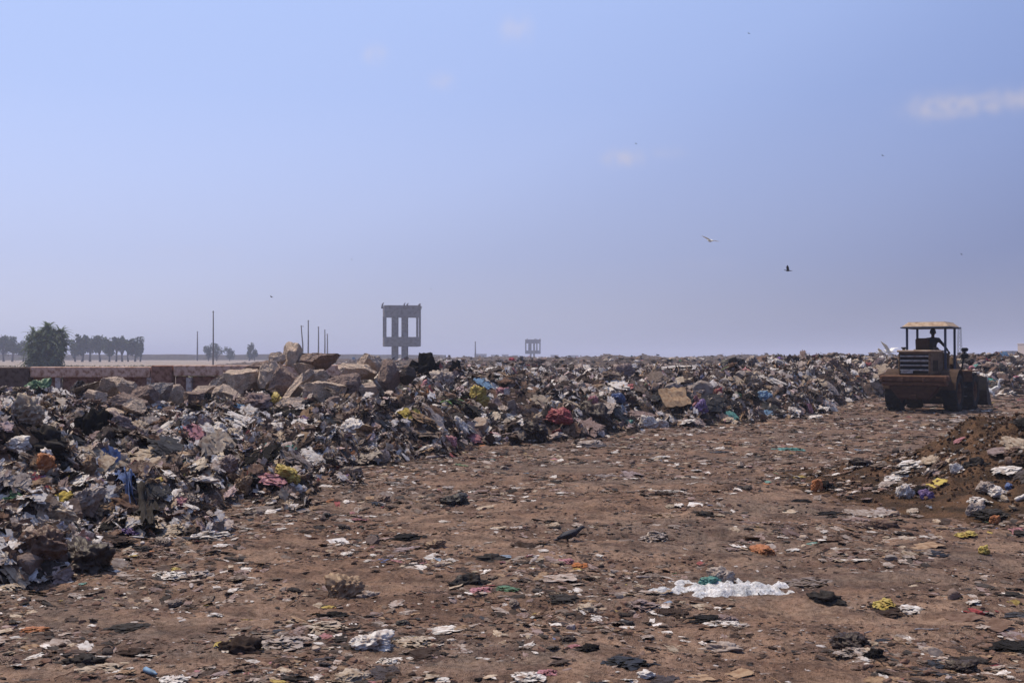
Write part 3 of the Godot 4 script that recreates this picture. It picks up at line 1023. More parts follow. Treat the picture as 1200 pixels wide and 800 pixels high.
func build_meshes() -> void:
	lib = {"plastic_bag": [], "plastic_sheet": [], "rag": [], "cardboard": [], "plastic_bottle": [], "stone": [], "stick": [], "boulder": [], "plastic_film": [], "cloth": []}
	for k in 9: lib.plastic_bag.append(bag_mesh(k + 1, 20))
	for k in 8: lib.plastic_sheet.append(sheet_mesh(k + 3, 24, 0.2))
	for k in 6: lib.rag.append(wad_mesh(k + 31) if k % 3 != 2 else sheet_mesh(k + 31, 24, 0.3, 0.0, true, true))
	for k in 8: lib.plastic_film.append(sheet_mesh(k + 53, 24, 0.26))
	for k in 7: lib.cloth.append(sheet_mesh(k + 83, 24, 0.34, 0.0, true, true) if k < 5 else wad_mesh(k + 47))
	for k in 5: lib.cardboard.append(card_mesh(k))
	for k in 3: lib.plastic_bottle.append(bottle_mesh(k))
	for k in 6: lib.stone.append(stone_mesh(k, 7, 9, 0.03))
	for k in 5: lib.stick.append(stick_mesh(k))
	for k in 9: lib.boulder.append(stone_mesh(k + 20, 22, 13, 0.035))

# ------------------------------------------------------------------ single pieces
func lay(kind: String, which: int, colour: String, x: float, d: float, size: Vector3, yaw: float, sink := 0.0, level := 1.0, wobble := 0.0) -> MeshInstance3D:
	var o := put(lib[kind][which % lib[kind].size()], kind, dye(colour, kind))
	var n := Vector3.UP.lerp(land_normal(x, d, maxf(0.1, size.x * 0.4)), level).normalized()
	if wobble > 0.0: n = (n + Vector3(rng.randfn(), 0, rng.randfn()) * wobble).normalized()
	var f := Vector3(sin(yaw), 0, cos(yaw))
	var r := f.cross(n).normalized()
	f = n.cross(r).normalized()
	o.transform = Transform3D(Basis(r * -1.0 * size.x, n * size.y, f * size.z), Vector3(x, land(x, d), -d) - n * sink)
	return o

func claim(x: float, d: float, r: float, ease: float) -> bool:
	# keeps single pieces from standing in one another
	var cx := int(floor(x / 0.8))
	var cd := int(floor(d / 0.8))
	for i in [-1, 0, 1]:
		for j in [-1, 0, 1]:
			for q in occupied.get(Vector2i(cx + i, cd + j), []):
				if Vector2(q[0] - x, q[1] - d).length() < (q[2] + r) * ease: return false
	var key := Vector2i(cx, cd)
	if not occupied.has(key): occupied[key] = []
	occupied[key].append([x, d, r])
	return true

func build_boulders() -> void:
	var list := [
		[343, 418, 25, 30, 24.2, "tan", "tall pale boulder standing highest on the boulder pile", "the highest boulder"],
		[373, 422, 46, 20, 24.2, "brown", "long dark slab of rock lying across the top of the boulder pile", ""],
		[435, 427, 30, 26, 24.0, "tan", "pale rounded boulder at the far end of the boulder pile", ""],
		[417, 438, 40, 22, 23.4, "tan", "flat-topped block of stone below the pale rounded boulder", ""],
		[453, 443, 26, 34, 23.4, "brown", "upright brown rock closing the boulder pile toward the tower", "the upright rock"],
		[407, 453, 40, 24, 22.8, "brown", "squat brown rock under the flat-topped block", ""],
		[380, 460, 54, 34, 22.2, "tan", "broad faceted tan boulder at the front of the boulder pile", "the faceted boulder"],
		[351, 451, 15, 50, 22.8, "tan", "narrow slab of broken concrete leaning in the boulder pile", "the leaning slab"],
		[331, 452, 32, 40, 23.2, "brown", "angular rock with a shaded face beside the leaning slab", ""],
		[313, 445, 30, 36, 23.4, "tan", "steep tan rock between two darker ones in the boulder pile", ""],
		[286, 449, 42, 40, 23.6, "tan", "largest squarish boulder at the wall end of the boulder pile", "the squarish boulder"],
		[304, 432, 34, 20, 24.2, "brown", "sloping rock resting on the largest squarish boulder", ""],
		[257, 452, 18, 30, 24.4, "tan", "thin pointed rock leaning against the largest squarish boulder", ""],
		[290, 474, 36, 22, 21.2, "brown", "reddish brown rock at the foot of the squarish boulder", ""],
		[375, 442, 26, 14, 23.6, "tan", "small pale rock wedged under the long dark slab", ""],
		[131, 450, 28, 22, 21.5, "tan", "tan rock propped up in front of the wall's brown panels", "the propped rock"],
		[149, 456, 24, 28, 20.8, "tan", "sharp triangular rock pointing up in front of the wall", ""],
		[145, 474, 42, 22, 19.6, "brown", "wide flat rock below the sharp triangular one", ""],
		[173, 466, 36, 26, 20.4, "brown", "dark tilted rock beside the sharp triangular one", ""],
		[188, 458, 28, 24, 21.2, "grey", "grey rounded rock in front of the wall's square pier", "the grey rock"],
		[133, 486, 32, 16, 18.6, "tan", "low pale rock on the near bank below the wide flat one", ""],
		[241, 459, 24, 14, 22.6, "tan", "small pale rock near the reddish brown one", ""],
		[475, 440, 22, 18, 23.6, "dark brown", "dark clod of rock next to the upright brown rock", ""],
		[207, 462, 24, 18, 21.8, "tan", "pale angular rock beside the grey rounded one", ""],
		[226, 465, 28, 16, 21.6, "brown", "flat brown rock between the grey one and the pointed one", ""],
		[112, 463, 24, 16, 20.6, "tan", "pale chipped rock at the near end of the rock line", ""],
		[160, 478, 30, 18, 18.8, "tan", "low tan rock under the dark tilted one", ""],
		[322, 424, 22, 20, 24.0, "tan", "pale wedge of rock against the highest boulder", ""],
		[358, 432, 22, 18, 24.0, "tan", "blocky pale rock under the long dark slab", ""],
		[428, 456, 26, 18, 22.8, "tan", "pale rock at the foot of the upright brown one", ""],
		[340, 474, 30, 16, 21.6, "tan", "low pale rock at the foot of the leaning slab", ""],
		[268, 464, 28, 22, 22.2, "tan", "pale rock below the largest squarish boulder", ""],
		[398, 472, 24, 12, 21.4, "brown", "low rock in front of the faceted tan boulder", ""]]
	for i in list.size():
		var b: Array = list[i]
		var d: float = b[4]
		var k := d / FOCAL
		var p := at(b[0], b[1], d)
		var o := put(lib.boulder[i % 9], "boulder", dye(b[5], "boulder"))
		var yaw := rng.randf() * TAU
		var w: float = b[2] * k
		var h: float = b[3] * k
		var sc := Basis.from_scale(Vector3(w * 1.22, h * 1.25, maxf(w, h) * 1.05))
		# shape in world axes, spun first so that each copy shows another side
		var spun := sc * Basis(Vector3.UP, yaw)
		if b[7] == "the leaning slab": spun = Basis(Vector3.FORWARD, 0.62) * sc
		elif b[2] == 18: spun = Basis(Vector3.FORWARD, 0.75) * sc
		claim(p.x, d, w * 0.5, 0.0)
		o.transform = Transform3D(spun, p)
		tag(o, b[6], "boulder", "boulders on the bank")
		if b[7]: landmarks.append([Vector2(p.x, d), b[7]])

func hero(kind: String, which: int, colour: String, px: float, py: float, wpx: float, ratio: float, label: String, mark := "", depth_ratio := 0.8, yaw := -99.0, lvl := 0.6) -> MeshInstance3D:
	var s := spot(px, py)
	var w := wpx * s.y / FOCAL
	var tall := {"plastic_bag": 0.55, "plastic_sheet": 0.22, "rag": 0.34, "cardboard": 0.3, "plastic_bottle": 0.28, "stone": 0.9, "stick": 0.07, "boulder": 0.9}
	var h: float = w * ratio / tall[kind]
	if yaw < -50.0: yaw = rng.randfn() * 0.4
	claim(s.x, s.y, w * 0.45, 0.1)
	if kind == "rag" and heap_h(s.x, s.y) < 0.05:
		w *= 0.85; h *= 0.65
	var o := lay(kind, which, colour, s.x, s.y, Vector3(w, h, w * depth_ratio) * (0.95 if kind == "plastic_bag" else 1.12), yaw, h * 0.03, lvl)
	var cat := {"plastic_bag": "bag", "plastic_sheet": "plastic sheet", "rag": "rag", "cardboard": "cardboard", "plastic_bottle": "bottle", "stone": "stone", "stick": "stick", "boulder": "boulder"}
	tag(o, label, cat[kind], "loose refuse")
	if mark: landmarks.append([s, mark])
	return o

func build_heroes() -> void:
	# --- the near bank at the left
	hero("plastic_bag", 0, "green", 45, 466, 32, 0.75, "green plastic bag poking up before the wall's dark pier", "the green bag")
	hero("plastic_bag", 1, "cream", 30, 492, 40, 0.6, "swollen cream plastic bag just below the green one", "the cream bag")
	hero("plastic_sheet", 2, "mauve grey", 20, 458, 46, 0.3, "mauve grey film draped over the crest beside the green bag")
	hero("rag", 1, "charcoal", 52, 520, 50, 0.5, "charcoal tarpaulin stretched over the near bank above the orange bag")
	hero("plastic_bag", 2, "orange", 49, 551, 28, 0.75, "orange yellow plastic bag on the face of the near bank", "the orange bag")
	hero("rag", 3, "black", 108, 512, 44, 0.75, "black cloth heaped on the near bank behind the blue cloth")
	drape(spot(124, 538), spot(152, 604), 0.2, "blue", "blue cloth hanging down the face of the near bank", "the blue cloth")
	drape(spot(160, 585), spot(176, 628), 0.15, "charcoal", "charcoal cloth strip hanging beside the blue cloth", "")
	hero("plastic_bag", 3, "pale grey", 97, 595, 34, 1.0, "pale knotted bag standing in front of the blue cloth", "the knotted bag")
	hero("plastic_bag", 4, "tan", 103, 553, 18, 1.0, "small tan sack above the pale knotted bag")
	hero("plastic_bag", 5, "brown", 50, 648, 50, 0.6, "dusty brown sack slumped at the foot of the near bank", "the slumped sack")
	hero("plastic_bag", 6, "dark brown", 98, 665, 66, 0.55, "large dark sack at the very foot of the near bank", "the dark sack")
	hero("rag", 2, "dark brown", 132, 640, 48, 0.7, "dark brown bundle with a hollow under the blue cloth", "the brown bundle")
	hero("plastic_sheet", 1, "purple", 151, 623, 16, 0.5, "small purple scrap beside the dark brown bundle", "the purple scrap")
	hero("plastic_bag", 7, "pale grey", 57, 622, 24, 0.7, "pale grey bag tucked between the orange bag and the slumped sack")
	hero("plastic_bag", 8, "cream", 69, 606, 34, 0.5, "dusty cream bag spread below the charcoal tarpaulin")
	hero("plastic_sheet", 3, "cream", 8, 690, 26, 0.4, "cream film at the foot of the bank past the slumped sack")
	hero("rag", 4, "green", 20, 588, 24, 0.5, "dark green rag on the near bank below the orange bag")
	hero("plastic_sheet", 4, "white", 247, 630, 36, 0.35, "crumpled white film at the foot of the bank past the purple scrap", "the white film")
	hero("plastic_sheet", 5, "cream", 205, 622, 34, 0.3, "creased cream film beside the crumpled white film")
	hero("plastic_sheet", 6, "white", 200, 676, 30, 0.4, "white crumpled tub lid with a yellow scrap on open soil", "the tub lid")
	hero("plastic_sheet", 0, "yellow", 206, 668, 12, 0.5, "yellow scrap resting against the white tub lid")
	hero("plastic_sheet", 7, "pale grey", 233, 676, 34, 0.35, "grey film lying flat next to the white tub lid")
	hero("plastic_bag", 0, "mauve grey", 268, 548, 23, 0.75, "round pale mauve bag on the slope of the bank", "the mauve bag")
	hero("plastic_bag", 3, "tan", 286, 574, 24, 0.85, "round ochre bag below the pale mauve one", "the ochre bag")
	hero("plastic_bag", 2, "yellow", 334, 560, 34, 0.4, "bright yellow bag lying at the bank's edge", "the yellow bag")
	hero("plastic_bag", 1, "yellow", 323, 473, 18, 0.6, "small yellow bag at the foot of the leaning slab")
	hero("rag", 5, "black", 341, 492, 28, 1.0, "pointed black sack in front of the leaning slab", "the black sack")
	hero("plastic_bag", 6, "white", 22, 524, 26, 0.5, "dirty white bag between the cream bag and the orange bag")
	hero("plastic_bag", 5, "white", 222, 498, 18, 0.8, "white bag standing on the bank before the grey rock")
	hero("plastic_bag", 7, "mauve grey", 140, 500, 30, 0.5, "mauve grey bag under the low pale rock")
	hero("plastic_bag", 4, "black", 245, 475, 24, 0.6, "black bag beside the reddish brown rock")
	# --- the wide bank
	hero("rag", 0, "black", 499, 442, 34, 0.8, "torn black sheet standing up on the crest near the tower", "the torn sheet")
	hero("rag", 3, "black", 535, 440, 16, 1.2, "black scrap sticking up on the crest past the white sack")
	hero("plastic_bag", 1, "pale grey", 522, 453, 30, 0.65, "pale stuffed sack below the torn black sheet", "the stuffed sack")
	hero("plastic_bag", 4, "yellow", 558, 478, 25, 0.95, "mustard yellow bag lying on the wide bank", "the mustard bag")
	hero("plastic_bag", 0, "pink", 588, 462, 15, 0.6, "pink rolled bag behind the pale plank", "the pink roll")
	hero("stick", 0, "pale grey", 612, 484, 34, 0.7, "pale plank leaning on the wide bank by the pink roll", "", 0.5, 0.0)
	hero("plastic_bag", 5, "red", 656, 492, 26, 0.5, "crimson bag near the foot of the wide bank", "the crimson bag")
	hero("plastic_bag", 6, "white", 649, 480, 14, 0.8, "white bag sitting on top of the crimson one")
	hero("plastic_bag", 2, "blue", 724, 470, 17, 0.6, "bright blue bag high on the wide bank", "the blue bag")
	hero("plastic_sheet", 3, "white", 716, 458, 44, 0.3, "white film trailing over the wide bank above the blue bag")
	hero("plastic_bag", 7, "white", 761, 500, 17, 0.8, "white bag at the foot of the wide bank, first of a pair", "the white pair")
	hero("plastic_bag", 8, "white", 774, 500, 15, 0.7, "white bag at the foot of the wide bank, second of a pair")
	var cb := hero("cardboard", 1, "buff", 790, 476, 33, 0.35, "large tan cardboard sheet tilted against the wide bank", "the cardboard sheet", 0.9, 0.2, 0.0)
	cb.transform.basis = Basis(Vector3.RIGHT, 0.85) * Basis(Vector3.FORWARD, 0.25) * cb.transform.basis
	cb.position.y += 0.22
	hero("cardboard", 2, "buff", 800, 486, 22, 0.3, "torn tan carton flap under the large cardboard sheet")
	hero("plastic_bag", 3, "purple", 821, 482, 18, 0.8, "purple bag beside the large cardboard sheet", "the purple bag")
	hero("plastic_sheet", 2, "white", 800, 434, 60, 0.16, "long white film lying along the crest above the cardboard", "the crest film")
	hero("plastic_sheet", 1, "white", 1000, 426, 26, 0.2, "white tarpaulin scrap on the crest short of the loader", "the tarpaulin scrap")
	hero("plastic_bag", 6, "teal", 735, 499, 12, 0.7, "teal bag at the foot of the wide bank by the white pair")
	hero("plastic_bag", 5, "pink", 695, 475, 12, 0.9, "pink bag half way up the wide bank")
	hero("plastic_bag", 8, "charcoal", 858, 434, 26, 0.6, "charcoal sack humped on the crest past the crest film", "the humped sack")
	hero("plastic_bag", 0, "red", 842, 462, 11, 0.7, "small red bag on the wide bank under the humped sack")
	hero("plastic_bag", 4, "light blue", 897, 467, 16, 0.5, "light blue bag on the wide bank past the red one")
	# leafy cuttings
	var s := spot(528, 472)
	var pl := thing("leafy_cutting", "green leafy cutting thrown on the wide bank", "plant", Vector3(s.x, land(s.x, s.y), -s.y))
	for i in 16:
		var st := new_st()
		var a := rng.randf_range(-0.6, 0.9)
		var ln := rng.randf_range(0.25, 0.5)
		var prev := Vector3(rng.randf_range(-0.1, 0.1), 0.03, rng.randf_range(-0.1, 0.1))
		var dir := Vector3(cos(a) * (1 if i % 3 else -1), rng.randf_range(0.1, 0.7), sin(a) + 0.4).normalized()
		for q in 4:
			var u := (q + 1) / 4.0
			var nx := prev + dir * ln * 0.25 + Vector3(0, -0.05 * u, 0)
			var sd := dir.cross(Vector3.UP).normalized() * 0.035 * (1.0 - u * 0.6)
			quad_out(st, prev - sd, prev + sd, nx + sd * 0.8, nx - sd * 0.8, Vector3(0, -9, 0))
			prev = nx
		part(st, "leaf", mat(0.07, 0.15, 0.035, 0.7, 0.3, false), pl)
	# --- open soil
	build_spill()
	hero("plastic_sheet", 5, "teal", 925, 527, 28, 0.16, "flat teal plastic sheet on open soil before the wide bank", "the teal sheet")
	hero("plastic_bag", 4, "pale grey", 846, 684, 30, 0.5, "pale bag with folds lying on the white powder", "the powder bag").position.y += 0.03
	hero("plastic_bag", 2, "teal", 832, 688, 26, 0.35, "teal printed bag crumpled against the pale bag on powder").position.y += 0.03
	hero("plastic_bag", 3, "white", 436, 757, 54, 0.38, "rumpled white plastic bag spread on the soil near the camera", "the rumpled bag")
	hero("plastic_sheet", 6, "white", 455, 776, 18, 0.6, "small white scrap just in front of the rumpled bag")
	hero("plastic_sheet", 3, "cream", 484, 752, 34, 0.3, "creased cream wrapper beside the rumpled bag")
	hero("plastic_sheet", 1, "yellow", 486, 748, 12, 0.4, "yellow wrapper scrap lying over the creased cream one")
	hero("plastic_bag", 1, "tan", 407, 698, 46, 0.55, "half-buried tan sack standing alone on the soil", "the buried sack")
	hero("rag", 4, "pale grey", 432, 698, 26, 0.4, "grey cloth spilling from the half-buried tan sack")
	hero("rag", 3, "dark brown", 284, 762, 64, 0.42, "large blackish brown sack lying flat near the camera", "the blackish sack")
	hero("plastic_sheet", 7, "pale grey", 335, 754, 44, 0.32, "translucent looking grey film beside the blackish brown sack")
	hero("plastic_sheet", 4, "cream", 383, 735, 38, 0.28, "cream curled wrapper between the black flat rag and the rumpled bag")
	hero("rag", 1, "black", 391, 721, 42, 0.22, "black flat rag lying below the half-buried tan sack", "the flat rag")
	hero("rag", 0, "charcoal", 550, 684, 44, 0.42, "charcoal bag with a peak on the soil near the pink wrappers", "the peaked bag")
	hero("cardboard", 0, "cream", 530, 687, 28, 0.2, "cream carton scrap beside the peaked charcoal bag")
	hero("plastic_sheet", 5, "pink", 563, 692, 26, 0.3, "pinkish crumpled wrapper in front of the peaked charcoal bag")
	hero("plastic_sheet", 2, "green", 594, 690, 24, 0.25, "green and white wrapper next to the peaked charcoal bag")
	hero("rag", 2, "charcoal", 660, 702, 38, 0.35, "charcoal plastic scrap with a raised edge", "the raised scrap")
	hero("cardboard", 3, "pale grey", 655, 677, 40, 0.16, "stiff pale grey panel lying on the soil", "the grey panel")
	hero("plastic_sheet", 3, "pink", 662, 658, 16, 0.4, "small red and pink wrapper behind the grey panel")
	hero("plastic_sheet", 1, "pale grey", 765, 632, 28, 0.6, "whitish bush-like tangle of film in the middle of the yard", "the film tangle")
	hero("plastic_sheet", 4, "mauve grey", 752, 710, 26, 0.4, "mauve wrapper between the raised scrap and the white powder")
	hero("rag", 5, "black", 832, 724, 38, 0.35, "black arched rag in front of the white powder", "the arched rag")
	hero("plastic_sheet", 6, "white", 850, 731, 30, 0.25, "torn white scrap under the black arched rag")
	hero("rag", 1, "pale grey", 848, 759, 50, 0.28, "grey striped cloth lying in folds near the camera", "the striped cloth")
	hero("rag", 3, "black", 690, 762, 34, 0.42, "black crumpled plastic with a drooping corner", "the drooping plastic")
	hero("plastic_sheet", 0, "black", 733, 776, 44, 0.2, "dark glossy film curled on the soil past the drooping plastic")
	hero("plastic_sheet", 5, "pink", 640, 788, 20, 0.4, "small pink cloth scrap close to the camera", "the pink scrap")
	hero("plastic_sheet", 7, "white", 618, 792, 34, 0.2, "whitish film strip next to the small pink scrap")
	hero("cardboard", 4, "tan", 815, 794, 40, 0.18, "tan husk pieces lying in line close to the camera", "the tan husks")
	hero("cardboard", 2, "tan", 862, 790, 36, 0.25, "curled tan husk at the end of the husk line")
	hero("rag", 0, "charcoal", 968, 702, 40, 0.38, "charcoal net rag heaped in front of the soil mound", "the net rag")
	hero("plastic_sheet", 1, "grey", 945, 683, 40, 0.25, "grey dusty film behind the charcoal net rag")
	hero("plastic_sheet", 3, "yellow", 1034, 708, 22, 0.45, "upright yellow wrapper on a dark tangle", "the upright wrapper")
	hero("rag", 2, "dark brown", 1040, 714, 40, 0.22, "dark tangle under the upright yellow wrapper")
	hero("plastic_sheet", 2, "white", 1066, 714, 24, 0.35, "white twisted scrap beside the upright yellow wrapper")
	hero("cardboard", 1, "brown", 1128, 724, 36, 0.32, "brown carton scrap with a reddish one behind", "the brown carton")
	hero("rag", 4, "red", 1142, 717, 26, 0.25, "dull red rag behind the brown carton scrap")
	hero("cardboard", 0, "brown", 1166, 734, 28, 0.3, "dark red brown flap beyond the brown carton")
	hero("rag", 5, "black", 1188, 758, 52, 0.4, "black sack with a raised lip at the edge of view", "the lipped sack")
	hero("rag", 1, "charcoal", 1186, 698, 40, 0.22, "charcoal flat rag at the edge of view behind the brown carton")
	hero("plastic_sheet", 6, "pale grey", 1002, 765, 30, 0.4, "pale shell-like wrapper against a black lump", "the black lump")
	hero("rag", 3, "black", 1024, 770, 30, 0.6, "black lump of cloth beside the pale shell-like wrapper")
	hero("stick", 2, "white", 1012, 741, 26, 0.14, "white plastic strip lying alone on the soil", "the plastic strip", 0.9, 0.1)
	hero("stick", 4, "white", 1085, 737, 28, 0.1, "thin white rod lying alone on the soil", "the white rod", 0.9, 0.15)
	hero("rag", 4, "charcoal", 100, 775, 50, 0.3, "charcoal rags folded together near the camera", "the folded rags")
	hero("plastic_sheet", 5, "cream", 120, 782, 40, 0.2, "cream flattened carton in front of the charcoal folded rags")
	hero("rag", 0, "dark brown", 160, 765, 40, 0.25, "brown knitted rag beyond the folded charcoal rags")
	hero("plastic_bottle", 0, "light blue", 178, 788, 26, 0.25, "crushed bluish bottle lying near the camera", "the crushed bottle")
	hero("plastic_sheet", 7, "white", 206, 795, 30, 0.2, "white wrapper beside the crushed bluish bottle")
	hero("plastic_sheet", 2, "orange", 42, 737, 24, 0.25, "orange wrapper lying alone before the bank", "the orange wrapper")
	hero("rag", 5, "charcoal", 155, 735, 46, 0.32, "long charcoal rag twisted on the soil", "the twisted rag")
	hero("plastic_sheet", 0, "white", 252, 720, 16, 0.25, "small bright white scrap above the blackish brown sack")
	hero("rag", 2, "black", 475, 630, 30, 0.4, "black plastic scrap in the middle of the yard", "the yard scrap")
	hero("rag", 1, "charcoal", 575, 654, 42, 0.22, "flat charcoal rag with a lifted point in the yard", "the lifted rag")
	hero("rag", 4, "dark brown", 775, 580, 28, 0.25, "dark brown rag in the yard below the white pair", "the yard rag")
	hero("rag", 3, "charcoal", 825, 602, 30, 0.18, "flat charcoal mat in the yard past the dark brown rag")
	hero("plastic_sheet", 6, "tan", 778, 604, 26, 0.18, "tan paper strip in the yard below the dark brown rag")
	hero("plastic_bag", 2, "orange", 958, 574, 15, 0.9, "small orange bag leaning on a black scrap", "the small orange bag")
	hero("rag", 0, "black", 966, 572, 26, 0.5, "black scrap behind the small orange bag")
	hero("rag", 5, "black", 938, 588, 22, 0.55, "black lump on the soil past the small orange bag", "the soil lump")
	hero("rag", 2, "black", 972, 603, 30, 0.35, "black crumpled plastic between the soil lump and the mound")
	hero("cardboard", 2, "cream", 920, 600, 24, 0.15, "cream strip of card in front of the soil lump")
	hero("plastic_sheet", 4, "pink", 318, 562, 28, 0.3, "pink film under the bright yellow bag")
	# --- soil mound
	hero("plastic_bag", 5, "white", 1060, 581, 17, 0.8, "white bag at the toe of the soil mound", "the toe bag")
	hero("rag", 3, "black", 1078, 577, 26, 0.5, "black plastic draped beside the white bag on the mound")
	hero("cardboard", 3, "yellow", 1097, 567, 20, 0.45, "yellow carton lying on the soil mound", "the yellow carton")
	hero("plastic_bag", 7, "white", 1122, 552, 12, 0.9, "small white bag high on the soil mound")
	hero("rag", 0, "charcoal", 1143, 547, 30, 0.55, "charcoal cloth lying high on the soil mound", "the mound cloth")
	hero("plastic_sheet", 2, "white", 1070, 546, 30, 0.4, "white film tangle on the flank of the soil mound", "the flank film")
	hero("plastic_sheet", 5, "white", 1050, 560, 26, 0.3, "pale film at the toe of the mound under the flank film")
	hero("plastic_bag", 4, "purple", 1086, 583, 16, 0.6, "faded purple bag below the yellow carton")
	hero("plastic_bag", 6, "pale grey", 1144, 602, 22, 0.7, "grey bag half sunk in the soil mound", "the sunk bag")
	hero("rag", 2, "charcoal", 1160, 604, 36, 0.6, "charcoal rag beside the half sunk grey bag")
	hero("plastic_bag", 2, "orange", 1165, 612, 15, 0.6, "orange bag at the foot of the soil mound", "the foot bag")
	hero("plastic_sheet", 3, "yellow", 1131, 626, 20, 0.3, "yellow green wrapper at the foot of the mound")
	hero("plastic_bag", 0, "yellow", 1152, 647, 13, 0.7, "small yellow bag in front of the soil mound", "the small yellow bag")
	hero("cardboard", 4, "tan", 1084, 640, 36, 0.25, "tan carton lying in front of the soil mound", "the mound carton")
	hero("plastic_sheet", 0, "white", 1145, 588, 18, 0.5, "white torn scrap above the half sunk bag")
	hero("plastic_sheet", 6, "pale grey", 1118, 494, 36, 0.16, "pale dusty film on the ground behind the mound", "the dusty film")

func drape(a: Vector2, b: Vector2, half: float, colour: String, label: String, mark: String) -> void:
	# a long cloth lying in folds down a slope
	var st := new_st()
	st.set_smooth_group(0)
	var n := 30
	var m := 14
	var along := (b - a).normalized()
	var side := Vector2(-along.y, along.x)
	var pts := []
	for i in n + 1:
		for j in m + 1:
			var u := float(i) / n
			var v := 2.0 * j / m - 1.0
			var w := half * (0.75 + 0.35 * sin(u * 5.0) + 0.3 * noise_a.get_noise_2d(u * 5.0, a.x))
			var q := a.lerp(b, u) + side * v * w + along * 0.05 * noise_b.get_noise_2d(v * 2.0, u * 3.0)
			var fold := 0.028 * sin(v * 6.0 + u * 4.0) + 0.03 * noise_b.get_noise_2d(v * 3.0 + 5.0, u * 9.0)
			pts.append(Vector3(q.x, land(a.lerp(b, u).x, a.lerp(b, u).y) + 0.15 + fold - 0.05 * v * v, -q.y))
	for i in n:
		for j in m:
			var q := i * (m + 1) + j
			quad_out(st, pts[q], pts[q + 1], pts[q + m + 2], pts[q + m + 1], pts[q] - Vector3(0, 9, 0))
	var o := put(finish(st), "rag", dye(colour, "rag"))
	tag(o, label, "rag", "loose refuse")
	if mark: landmarks.append([(a + b) * 0.5, mark])

func build_spill() -> void:
	var s := spot(850, 692)
	var c := s
	var f := func(x: float, d: float) -> float:
		var u := (x - c.x) / 0.46
		var v := (d - c.y) / 0.22
		var q := u * u + v * v
		q += 0.8 * noise_b.get_noise_2d(x * 2.2, d * 4.0) + 0.55 * noise_b.get_noise_2d(x * 9.0, d * 9.0)
		var h := 0.045 * clampf(1.0 - q, -0.35, 1.0) + 0.012 * noise_b.get_noise_2d(x * 16.0, d * 16.0)
		return base_h(x, d) + h
	var kp := func(x: float, d: float, h: float) -> bool: return h > base_h(x, d) - 0.002
	var white := func(x: float, d: float) -> Color:
		var n := 0.8 + 0.25 * noise_c.get_noise_2d(x * 7.0, d * 7.0)
		return Color(0.92 * n, 0.89 * n, 0.88 * n)
	var m := grid_mesh(axis_lines(c.x - 1.0, c.x + 1.0, 0.025, c.x - 1.02, c.x + 1.02, 1.0), axis_lines(c.y - 0.7, c.y + 0.7, 0.025, c.y - 0.72, c.y + 0.72, 1.0), f, kp, white)
	var o := put(m, "powder_spill", soil_material(1.2, 2.0))
	tag(o, "white powder spilled in an irregular patch on the soil", "powder")
	landmarks.append([s, "the white powder"])

